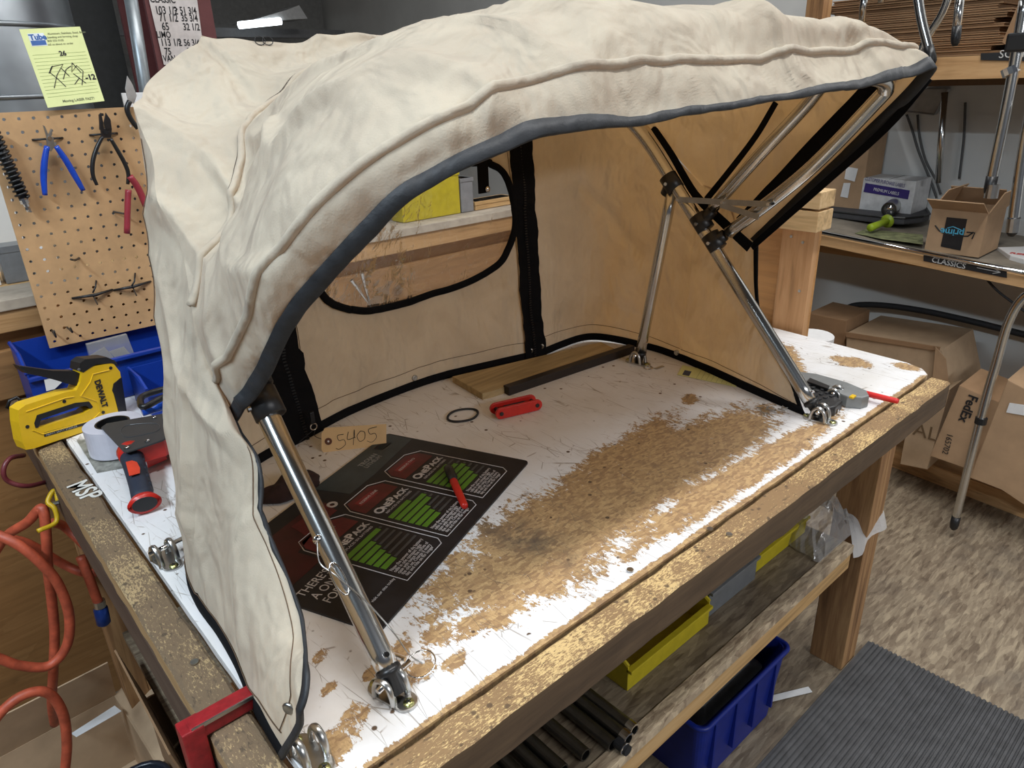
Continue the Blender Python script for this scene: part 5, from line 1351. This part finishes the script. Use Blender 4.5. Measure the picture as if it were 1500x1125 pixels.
c0, c1, c2_, c3 = [U(u, v, x=SX - .021) for u, v in ((1353, 368), (1475, 393), (1475, 407), (1353, 382))]
obj('strip', prism([c0, c1, c2_, c3], (-.002, 0, 0)), plain('black_strip', (.015, .016, .018), .5), cs, True)
CI = matrix_of(cs).inverted()
CH_ = plain('chalk', (.55, .55, .53), .9)
text('chalk_letters', 'CLASSICS', .024, CH_, CI @ frame_M(c3.lerp(c0, .08).lerp(c2_.lerp(c1, .08), .10) + Vector((-.0026, 0, 0)), c1 - c0, c0 - c3), cs, .0002, sx=(c1 - c0).length * .52 / .125, bold=.0003)
ar = [c3.lerp(c0, .45).lerp(c2_.lerp(c1, .45), f) + Vector((-.003, 0, 0)) for f in (.66, .93)]
obj('chalk_arrow', add_tube(add_tube(tube(ar, .0012, 5), [ar[1], ar[1] + (c0 - c1).normalized() * .02 + Vector((0, 0, .008))], .0012, 5), [ar[1], ar[1] + (c0 - c1).normalized() * .02 - Vector((0, 0, .008))], .0012, 5), CH_, cs, True)
# upper shelf
us = thing('upper_shelf', 'pine shelf beam high on the right wall carrying flattened boxes', 'shelf', (2.83, .6, .53))
b0 = U(1371, 84, x=SX); b1 = U(1371, 117, x=SX)
obj('beam', box((SX, -.4, b1.z), (SX + .038, 1.12, b0.z)), LUMBER_Y, us, True)
obj('shelf_board', box((SX + .038, -.4, b0.z - .018), (3.09, 1.12, b0.z - .001)), OSBEDGE, us, True)
obj('underside_panel', box((SX + .1, -.4, b1.z - .02), (3.09, 1.12, b1.z - .001)), plain('dark_brown_board', (.12, .07, .035), .7), us, True)  # plain dark brown panel under the shelf
p_ = U(1184, 20, x=SX); obj('end_post', box((SX, p_.y - .05, b1.z), (SX + .06, p_.y + .01, 1.25)), LUMBER_Z, us, True)
yL = U(1208, 30, x=SX + .05).y; yR = U(1462, 40, x=SX + .05).y
ORD = ['bottom', 'second', 'third', 'fourth', 'fifth', 'sixth', 'seventh', 'eighth', 'ninth', 'tenth', 'eleventh', 'twelfth', 'thirteenth', 'fourteenth', 'top']
for k in range(15):
    z = b0.z + .002 + k * .0125
    bmx = BM(); n = 24
    y0_, y1_ = yR + random.uniform(-.02, .02), yL + random.uniform(-.02, .02); xo = SX + .064 + random.uniform(0, .012)
    A, B_ = [], []
    add_box(bmx, (xo, y0_, z), (xo + .40, y1_, z + .0028)); add_box(bmx, (xo + .004, y0_ + .002, z + .0028), (xo + .40, y1_ - .002, z + .0075)); add_box(bmx, (xo + random.uniform(-.003, .003), y0_, z + .0075), (xo + .40, y1_, z + .0105))
    single('flattened_box', bmx, CARD2, ('flattened brown box, ' + ORD[k] + (' of' if k in (0, 14) else ' from the bottom of') + ' the stack on the upper shelf'), 'cardboard', 'flattened boxes on the upper shelf')
pt_ = U(1480, 20, x=SX + .03)
single('flattened_box', prism([U(u, v, x=SX + .03) for u, v in ((1468, 62), (1492, 5), (1530, 5), (1530, 78), (1490, 78))], (.25, 0, 0)), CARD2, 'tilted flattened box with frayed flutes at the right end of the upper stack', 'cardboard')
sg2 = thing('shelf_label', 'dark strip with chalk writing on the upper beam at the right edge', 'sign', tuple(U(1470, 80, x=SX - .01)))
obj('strip', prism([U(u, v, x=SX - .002) for u, v in ((1437, 78), (1520, 74), (1520, 90), (1437, 88))], (-.002, 0, 0)), plain('black_strip', (.015, .016, .018), .5), sg2, True)
a_ = U(1462, 85, x=SX - .006); text('chalk_letters', 'SOFT', .03, CH_, matrix_of(sg2).inverted() @ frame_M(a_, (0, -1, 0), (0, 0, 1)), sg2, .0002)
# things on the waist shelf
def onS(u, v, x=2.75): return U(u, v, x=x)
c = U(1262, 215, x=2.88)
x_, y_ = 2.80, U(1226, 290, x=2.93).y
zS = shz(1.0)
yA = U(1218, 290, x=2.93).y; yB = U(1262, 290, x=2.93).y
r = carton('cardboard_box', 'tall brown cardboard box with two labels on the shelf behind the canopy corner', Matrix.Translation((2.93, yB, shz(yB) + .001)), .15, yA - yB + .12, .36, CARD, open_=False)
for q in (((1240, 244), (1257, 247), (1252, 266), (1237, 262)), ((1236, 268), (1246, 268), (1242, 290), (1231, 288))):
    obj('label', prism([U(u, v, x=2.928) for u, v in q], (-.001, 0, 0)), WHITE, r, True)
# white carton with a purple band
wq = [(1264, 258), (1340, 276), (1334, 303), (1258, 285)]
wy0 = U(1338, 290, x=2.93).y; wy1 = U(1262, 275, x=2.93).y; wz = U(1300, 299, x=2.93).z
r = carton('white_carton', 'white shipping carton with a purple band and lettering on the shelf', Matrix.Translation((2.93, wy0, shz(wy0) + .001)), .15, wy1 - wy0, U(1300, 263, x=2.93).z - shz(wy0), plain('white_card', (.60, .60, .60), .7), open_=False)
PV = plain('purple_print', (.035, .02, .16), .5)
obj('purple_band', prism([U(u, v, x=2.929) for u, v in ((1268, 268), (1333, 279), (1330, 292), (1265, 281))], (-.001, 0, 0)), PV, r, True)
RI = matrix_of(r).inverted()
a_ = U(1267, 264, x=2.928); d_ = U(1336, 277, x=2.928) - a_
text('carton_letters', 'CUSTOMER PURCHASE LABELS', .019, PV, RI @ frame_M(a_, d_, (0, 0, 1)), r, .0002, sx=d_.length / .31)
a_ = U(1279, 279, x=2.927); text('carton_letters', 'PREMIUM LABELS', .016, WHITE, RI @ frame_M(a_, d_, (0, 0, 1)), r, .0002, sx=.8)
# dark flat case
fz = shz(1.2)
pf = [U(u, v, z=shz(1.2) + .030) for u, v in ((1213, 308), (1225, 293), (1258, 288), (1330, 296), (1356, 304), (1362, 314), (1352, 317), (1325, 320), (1290, 318), (1212, 309))]
r = thing('padded_case', 'flat dark grey padded case under the steel cup on the shelf', 'case', tuple(pf[7] - Vector((0, 0, .03))))
obj('case_body', prism(pf, (0, 0, -.024), .006), plain('charcoal_cloth', (.055, .055, .06), .7), r, True)
obj('case_piping', tube([p + Vector((0, 0, .001)) for p in pf], .004, 6, closed=True), BLACKP, r, True)
# steel cup
a_ = U(1302, 307, z=shz(1.15) + .058); b_ = U(1318, 293, z=shz(1.15) + .062)
t = thing('steel_cup', 'steel cup lying on its side on the dark padded case', 'cup', tuple(a_))
d_ = (b_ - a_).normalized()
obj('cup_wall', tube([a_, a_ + d_ * .003, b_, b_ + d_ * .006], [.026, .027, .025, .022], 24, cap=False), STEEL2, t, True, smooth=True)
obj('cup_interior', tube([a_ + d_ * .01, b_ - d_ * .01], .0235, 24), CHROME, t, True, smooth=True)
# yellow green plug
a_ = U(1274, 334, z=shz(1.1) + .022); b_ = U(1302, 323, z=shz(1.1) + .034); d_ = (b_ - a_).normalized()
t = thing('green_funnel', 'yellow green flanged plastic plug lying on the front of the shelf', 'plug', tuple(a_))
obj('stem', tube([a_, a_ + d_ * .004, b_], [.012, .014, .011], 16), plain('lime_plastic', (.28, .38, .02), .4), t, True, smooth=True)
obj('flange', tube([b_ - d_ * .012, b_ - d_ * .006], .024, 20), plain('lime_plastic', (.28, .38, .02), .4), t, True, smooth=True)
# lime streaks and papers on the shelf
single('sandpaper_sheet', prism([U(u, v, z=shz(1.1) + .002) for u, v in ((1268, 336), (1352, 344), (1352, 358), (1290, 350), (1252, 342))], (0, 0, .001)), plain('lime_stained_sheet', (.16, .17, .08), .8, 0, .6, 30), 'grey green stained sheet lying on the shelf front', 'sheet')
# open shipping carton with the arrow print
bx0 = SX + .03
yA = U(1357, 350, x=bx0).y; yB = U(1436, 365, x=bx0).y
zb = shz((yA + yB) / 2) + .001
M_ = Matrix.Translation((bx0, yB, zb)); wd = yA - yB
r = carton('shipping_box', 'open brown shipping box with a black tape and printed arrow on the shelf', M_, .18, wd, U(1395, 308, x=bx0).z - zb, CARD, (115, 60, 150, 50))
TAPE = plain('black_tape', (.015, .017, .02), .35)
obj('tape_band', prism([U(u, v, x=bx0 - .001) for u, v in ((1387, 318), (1417, 321), (1407, 367), (1378, 361))], (-.001, 0, 0)), TAPE, r, True)
RI = matrix_of(r).inverted(); hx = U(1408, 350, x=bx0).z - U(1408, 340, x=bx0).z
a_ = U(1413, 338, x=bx0 - .0025)
text('tape_letters', 'prime', .030, plain('cyan_print', (.08, .42, .62), .5), RI @ frame_M(a_, (0, 1, 0), (0, 0, -1)), r, .0002, sx=1.0, bold=.0005)
obj('arrow_print', tube([U(u, v, x=bx0 - .001) for u, v in ((1370, 330), (1376, 338), (1384, 342), (1400, 346), (1418, 346), (1426, 340))], .0022, 5), INK, r, True)
obj('arrow_head', tube([U(u, v, x=bx0 - .001) for u, v in ((1416, 340), (1428, 341), (1424, 350))], .0022, 5), INK, r, True)
obj('cyan_smile', tube([U(u, v, x=bx0 - .003) for u, v in ((1388, 334), (1396, 332), (1408, 337))], .0016, 5), plain('cyan_print', (.08, .42, .62), .5), r, True)
# red white packet at the frame edge
pr_ = [U(u, v, z=shz(.55) + .02) for u, v in ((1462, 362), (1520, 360), (1520, 384), (1480, 374))]
r = thing('printed_packet', 'white packet with red print at the right end of the shelf', 'packet', tuple(pr_[0])); obj('packet_body', prism(pr_, (0, 0, -.018), .003), WHITE, r, True)
RI = matrix_of(r).inverted(); text('packet_letters', 'RED', .03, REDP, RI @ frame_M(U(1478, 371, z=shz(.55) + .0205), (0, -1, 0), (1, 0, 0)), r, .0002, bold=.001)

# lower right: leaning and standing cartons
kb = thing('floor_curb', 'lumber curb on the floor below the cartons at the right', 'curb', (2.5, .3, FZ))
f0 = U(1322, 690, z=FZ); f1 = U(1500, 760, z=FZ)
dd_ = (f1 - f0).normalized(); nx = Vector((-dd_.y, dd_.x, 0)); nx = nx if nx.x > 0 else -nx
ang = math.degrees(math.atan2(-dd_.y, -dd_.x))
e0 = f0 - dd_ * .25; e1 = f1 + dd_ * .5
obj('curb_board', prism([e0, e1, e1 + nx * .038, e0 + nx * .038], (0, 0, .07), .002), LUMBER_Y, kb, True)
obj('curb_board', prism([e0 + nx * .042, e1 + nx * .042, e1 + nx * .42, e0 + nx * .42], (0, 0, .05)), LUMBER_Y, kb, True)
def lean_box(pix, xx, depth, m, name, label, z=None):
    """carton whose front outline lies on the upright plane x=xx"""
    r = thing(name, label, 'box', tuple(U(*pix[-1], x=xx)))
    obj('carton_body', prism([U(u, v, x=xx) for u, v in pix], (depth, 0, 0), .003), m, r, True)
    return r
r = lean_box([(1405, 565), (1468, 592), (1425, 690), (1362, 668)], 2.46, .16, CARD, 'shipping_box', 'leaning brown courier box with printed letters on the floor behind the chrome leg')
obj('top_flap', prism([U(1405, 565, x=2.46), U(1437, 540, x=2.60), U(1478, 556, x=2.60), U(1468, 592, x=2.46)], (.003, 0, 0)), CARD2, r, True)
RI = matrix_of(r).inverted()
text('carton_letters', 'FedEx', .040, INK, RI @ frame_M(U(1420, 577, x=2.4575), U(1408, 606, x=2.46) - U(1420, 577, x=2.46), (U(1440, 586, x=2.46) - U(1420, 577, x=2.46))), r, .0002, bold=.001)
text('carton_letters', '165702', .026, INK, RI @ frame_M(U(1388, 634, x=2.4575), U(1381, 660, x=2.46) - U(1388, 634, x=2.46), (U(1410, 640, x=2.46) - U(1388, 634, x=2.46))), r, .0002)
r = lean_box([(1476, 556), (1560, 600), (1545, 770), (1468, 716), (1420, 700)], 2.44, .25, CARD, 'cardboard_box', 'large brown cardboard box with a white label at the right edge on the floor')
obj('label', prism([U(u, v, x=2.438) for u, v in ((1479, 590), (1520, 596), (1520, 612), (1474, 604))], (-.001, 0, 0)), WHITE, r, True)
r = lean_box([(1335, 590), (1392, 570), (1358, 688), (1318, 680)], 2.52, .12, CARD3, 'cardboard_box', 'pale cardboard box with outlined letters behind the bench corner')
RI = matrix_of(r).inverted(); text('carton_letters', 'AL', .07, plain('outline_ink', (.16, .10, .05), .8), RI @ frame_M(U(1336, 636, x=2.5175), (0, -1, 0), (0, 0, 1)), r, .0002)
r = lean_box([(1240, 488), (1380, 512), (1392, 570), (1392, 640), (1235, 600)], 2.60, .30, CARD3, 'cardboard_box', 'wide pale cardboard box standing behind the bench corner')
obj('lid_edge', prism([U(1240, 486, x=2.60), U(1378, 508, x=2.60), U(1376, 514, x=2.60), U(1240, 493, x=2.60)], (-.006, 0, 0)), CARD2, r, True)
obj('side_fold', prism([U(1371, 508, x=2.59), U(1386, 525, x=2.59), U(1392, 575, x=2.59), U(1366, 560, x=2.59)], (-.004, 0, 0)), CARD, r, True)
r = lean_box([(1185, 458), (1240, 470), (1236, 520), (1176, 500)], 2.62, .2, CARD2, 'cardboard_box', 'small dark cardboard box behind the right edge of the bench')
# white jar between
q_ = U(1192, 490, x=2.0); t = thing('white_tube', 'white round container top showing beside the plywood end panel', 'container', (q_.x, q_.y, FZ)); hq = q_.z - FZ
obj('container_body', lathe([(0, 0), (.055, 0), (.055, hq - .02), (0, hq - .02)], 24), WHITE, t)
obj('lid', lathe([(0, hq - .02), (.058, hq - .02), (.058, hq - .003), (.055, hq), (0, hq)], 24), WHITE, t)


# chrome frames leaning and hanging at the right
def chrome(name, pix, xx, r, label, cat='tube', group=None, cap=None, m=STEEL):
    t = thing(name, label, cat, tuple(U(*pix[-1], x=xx)), group=group)
    Pp = [U(u, v, x=xx) for u, v in pix]
    obj('tube', tube(smooth_path(Pp, 8) if len(Pp) > 2 else Pp, r, 16), m, t, True, smooth=True)
    if cap:
        d = (Pp[-1] - Pp[-2]).normalized(); q = Pp[-1]
        obj('end_cap', tube([q - d * .03, q, q + d * .012, q + d * .02], [r * 1.08, r * 1.08, r * .95, r * .5], 12), BLACKP, t, True, smooth=True)
    return t
t = chrome('bow_tube', [(1530, 425), (1500, 435), (1478, 470), (1460, 530), (1440, 600), (1398, 768)], 2.35, .0125, 'curved chrome bow standing on the floor in front of the cartons', 'tube', None, True)
p_ = U(1437, 616, x=2.35); d_ = (U(1398, 768, x=2.35) - p_).normalized()
obj('collar', tube([p_ - d_ * .01, p_ + d_ * .01], .0165, 12), BLACKP, t, True)
chrome('hanging_tube', [(1342, -20), (1350, 30), (1364, 84)], 2.30, .0125, 'hanging silver tube with a black tip nearest the canopy corner', cap=True)
chrome('hanging_tube', [(1395, -20), (1380, 20), (1358, 55), (1347, 80)], 2.42, .011, 'hanging silver tube slanting behind the first one')
chrome('hanging_tube', [(1408, -20), (1400, 56)], 2.36, .0115, 'short hanging silver tube with a black tip below the cardboard stack', cap=True)
chrome('hanging_tube', [(1268, -20), (1262, 32)], 2.50, .011, 'hanging silver tube end above the left of the canopy corner')
chrome('hanging_tube', [(1293, -20), (1290, 4)], 2.50, .010, 'very short silver tube tip at the top edge')
chrome('standing_rod', [(1384, 135), (1374, 268)], 2.95, .011, 'thin silver rod against the white wall behind the shelf')
t = chrome('folded_frame_tube', [(1502, 0), (1478, 140), (1450, 275)], 2.25, .0135, 'long silver frame tube hanging with a black end fitting left of the frame edge', cap=True)
p_ = U(1480, 104, x=2.25); obj('collar', tube([p_ + Vector((0, .004, .008)), p_ + Vector((0, -.004, -.008))], .02, 12), CHROME, t, True)
p_ = U(1496, 62, x=2.25); obj('black_clamp', box(p_ + Vector((-.02, -.03, -.022)), p_ + Vector((.02, .03, .022)), bev=.006), BLACKP, t, True)
obj('end_sleeve', tube([U(1455, 270, x=2.25), U(1451, 290, x=2.25)], .0165, 14), STEEL2, t, True)
t = chrome('folded_frame_tube', [(1512, 150), (1496, 240), (1483, 335)], 2.25, .0135, 'second silver frame tube hanging at the right edge of the picture', cap=True)
obj('end_sleeve', tube([U(1486, 320, x=2.25), U(1483, 340, x=2.25)], .0165, 14), STEEL2, t, True)
# wall items
t = thing('electrical_panel', 'grey electrical box on the white wall above the shelf', 'electrical box', tuple(U(1350, 165, x=3.08)))
obj('cover', prism([U(u, v, x=3.06) for u, v in ((1325, 130), (1388, 130), (1368, 168), (1318, 162))], (.038, 0, 0), .003), plain('grey_box', (.38, .38, .37), .6), t, True)
obj('cover_edge', tube([U(1388, 130, x=3.058), U(1368, 168, x=3.058), U(1318, 162, x=3.058)], .003, 6), plain('grey_box_edge', (.25, .25, .25), .6), t, True)
wc = thing('wall_cables', 'dark cables hanging down the white wall behind the shelf', 'cable', tuple(U(1350, 270, x=3.08)))
for q in (((1328, 168), (1336, 190), (1345, 220), (1362, 262), (1372, 290)), ((1344, 168), (1347, 200), (1356, 235), (1370, 262), (1378, 285)), ((1414, 150), (1412, 200), (1405, 262))):
    obj('cable', tube(smooth_path([U(*p, x=3.085) for p in q], 5), .0045, 8), plain('grey_cable', (.08, .08, .08), .6), wc, True, smooth=True)
single('black_hose', tube(smooth_path([U(*p, x=3.02) for p in ((1232, 462), (1248, 448), (1290, 447), (1350, 455), (1420, 470), (1500, 490), (1560, 505))], 6), .012, 10), RUBBER, 'thick black hose along the wall below the shelf', 'hose', smooth=True)
single('black_wire', tube(smooth_path([U(*p, x=2.62) for p in ((1438, 400), (1460, 425), (1490, 448), (1520, 470))], 6), .004, 8), RUBBER, 'thin black wire hanging below the shelf sign', 'wire', smooth=True)

# ------------------------------------------------------------------ left background
dk = thing('galvanised_duct', 'large galvanised round duct behind the pegboard', 'duct', (.30, 2.35, FZ))
obj('duct_shell', lathe([(.24, 0), (.24, 2.6)], 48, Matrix.Translation((.30, 2.35, FZ))), GALV, dk, True, smooth=True)
obj('duct_bead', lathe([(.24, -.006), (.247, 0), (.24, .006)], 48, Matrix.Translation((.30, 2.35, .585))), GALV, dk, True, smooth=True)
obj('duct_bead', lathe([(.24, -.006), (.247, 0), (.24, .006)], 48, Matrix.Translation((.30, 2.35, .74))), GALV, dk, True, smooth=True)
# maroon steel column with the measurement card
cy = 2.0
ca, cb = U(205, 0, y=cy), U(308, 0, y=cy)
clm = thing('steel_column', 'maroon painted steel column behind the canopy', 'column', ((ca.x + cb.x) / 2, cy + .1, FZ))
obj('front_flange', box((ca.x + .01, cy, FZ), (cb.x, cy + .012, 2.6)), MAROON, clm, True)
obj('web', box(((ca.x + cb.x) / 2 - .005, cy + .012, FZ), ((ca.x + cb.x) / 2 + .005, cy + .17, 2.6)), MAROON, clm, True)
obj('rear_flange', box((ca.x, cy + .17, FZ), (cb.x, cy + .182, 2.6)), MAROON, clm, True)
cd = thing('measurement_card', 'white handwritten measurement card taped to the maroon column', 'card', tuple(U(255, 80, y=cy - .002)))
cq = [U(u, v, y=cy - .003) for u, v in ((217, -5), (288, -5), (301, 95), (240, 95))]
obj('card', prism(cq, (0, -.001, 0)), plain('off_white_card', (.60, .55, .53), .8), cd, True)
CDI = matrix_of(cd).inverted()
for s, u, v, sz in (('CLASSIC', 220, 3, .022), ('103 1/2', 228, 20, .024), ('>', 256, 18, .020), ('51 3/4', 264, 20, .022), ('71 1/2', 234, 31, .024), ('35 3/4', 266, 31, .022), ('65', 238, 44, .024), ('32 1/2', 269, 44, .022), ('LIMO', 230, 55, .020),
                    ('113 1/2', 236, 67, .023), ('>', 262, 66, .018), ('56 3/4', 270, 67, .021), ('75', 242, 80, .022), ('37', 275, 79, .020), ('VAN', 240, 90, .020)):
    text('handwriting', s, sz, INK, CDI @ frame_M(U(u, v, y=cy - .0045), (1, 0, .0), (0.0, 0, 1)), cd, .0002, sx=.72, bold=.0003)
cdp = thing('conduit', 'grey steel conduit pipe beside the maroon column', 'pipe', (0.66, 1.9, FZ))
obj('pipe', tube([U(187, -30, y=1.9), U(212, 125, y=1.9), U(240, 300, y=1.9)], .014, 14), plain('grey_conduit', (.30, .33, .35), .4, .7), cdp, True, smooth=True)
single('dark_post', box((.78, 2.5, FZ), (.98, 2.55, 2.6)), plain('grey_green_post', (.10, .115, .115), .7), 'grey green post behind the maroon column', 'post')
single('dark_post', box((.585, 2.7, FZ), (.75, 2.75, 2.6)), plain('dark_grey_post', (.06, .065, .068), .7), 'dark grey panel between the duct and the column', 'post')
# ceiling strip lamp in the distance
lm = thing('strip_lamp', 'distant fluorescent strip lamp glowing below the dark ceiling', 'lamp', tuple(U(390, 34, y=5.0)))
l0, l1 = U(350, 37, y=5.0), U(411, 31, y=5.0)
me_, nt2, pb = newmat('lamp_glow'); pb.inputs['Emission Color'].default_value = (.85, .95, 1, 1); pb.inputs['Emission Strength'].default_value = 6
obj('lamp_tube', cyl(l0, l1, .022, 12), me_, lm, True)
obj('lamp_housing', prism([l0 + Vector((.05, 0, .02)), l1 + Vector((.2, 0, .02)), l1 + Vector((.15, 0, .10)), l0 + Vector((.35, 0, .10))], (0, .25, 0)), plain('lamp_enamel', (.4, .4, .4), .6), lm, True)
single('ceiling_beam', box((.6, 5.2, U(400, 48, y=5.2).z - .03), (3.0, 5.25, U(400, 42, y=5.2).z)), plain('dim_beam', (.12, .12, .125), .7), 'grey beam across the dark background', 'beam')
single('far_partition', box((1.2, 5.6, -.8), (3.05, 5.62, U(720, 20, y=5.6).z + .1)), plain('dim_panel', (.16, .16, .155), .8), 'dim grey far panel above the back of the canopy', 'panel')
# goods seen left of the pegboard
bw = thing('far_shelf', 'white backed shelf with small goods seen left of the pegboard', 'shelf', (.15, 2.12, .2))
obj('back_panel', box((-.7, 2.10, -.2), (.262, 2.105, .46)), WALLW, bw, True)
p_ = U(15, 440, y=1.95); obj('board', box((-.7, 1.86, p_.z + .01), (.5, 2.10, p_.z + .04)), LUMBER, bw, True)
zq = p_.z + .041
for k, (x, w, h, m) in enumerate(((.00, .05, .07, WHITE), (.06, .045, .06, plain('cream_box', (.55, .5, .3), .7)), (.115, .06, .065, WHITE), (.185, .05, .08, GREYBIN), (.245, .05, .06, WHITE))):
    t = thing('small_carton', ('first', 'second', 'third', 'fourth', 'fifth')[k] + ' small carton from the left on the far shelf left of the pegboard', 'carton', (x, 1.93, zq))
    obj('carton_body', box((0, 0, 0), (w, .06, h), bev=.002), m, t); obj('lid', box((-.001, -.001, h - .012), (w + .001, .061, h + .002)), m, t)
# things behind the window
yw = 1.53
zl = .263
zl = back_z(.262) + .001
def bx(name, u0, u1, v0, m, label, cat, y=1.79, d=.06):
    a = U(u0, v0, y=y); b = U(u1, v0, y=y)
    t = thing(name, label, cat, ((a.x + b.x) / 2, y + d / 2, zl)); h = a.z - zl
    w = abs(b.x - a.x)
    obj('body', box((-w / 2, -d / 2, 0), (w / 2, d / 2, h), bev=.003), m, t); obj('lip', box((-w / 2 - .002, -d / 2 - .002, h - .01), (w / 2 + .002, d / 2 + .002, h)), m, t)
bx('yellow_bin', 585, 672, 262, YBIN, 'yellow bin on the partition ledge seen through the canopy window', 'bin')
bx('grey_bin', 674, 692, 262, plain('mid_grey_plastic', (.22, .22, .23), .6), 'grey bin beside the yellow one seen through the canopy window', 'bin')
bx('pine_block', 696, 752, 296, LUMBER, 'pale pine block on the partition ledge seen through the canopy window', 'block')
# angle bracket seen through the window
single('wire_bracket', tube([U(530, 400, y=1.71), U(542, 448, y=1.71), U(515, 410, y=1.71)], .006, 6), STEEL2, 'angled metal bracket on the plywood behind the canopy window', 'bracket')

# ------------------------------------------------------------------ lift everything from bench-top zero to floor zero
for o in list(scene.objects):
    if 'wm' in o: del o['wm']
    if o.parent is None and o.type in ('MESH', 'EMPTY'): o.location.z += TH
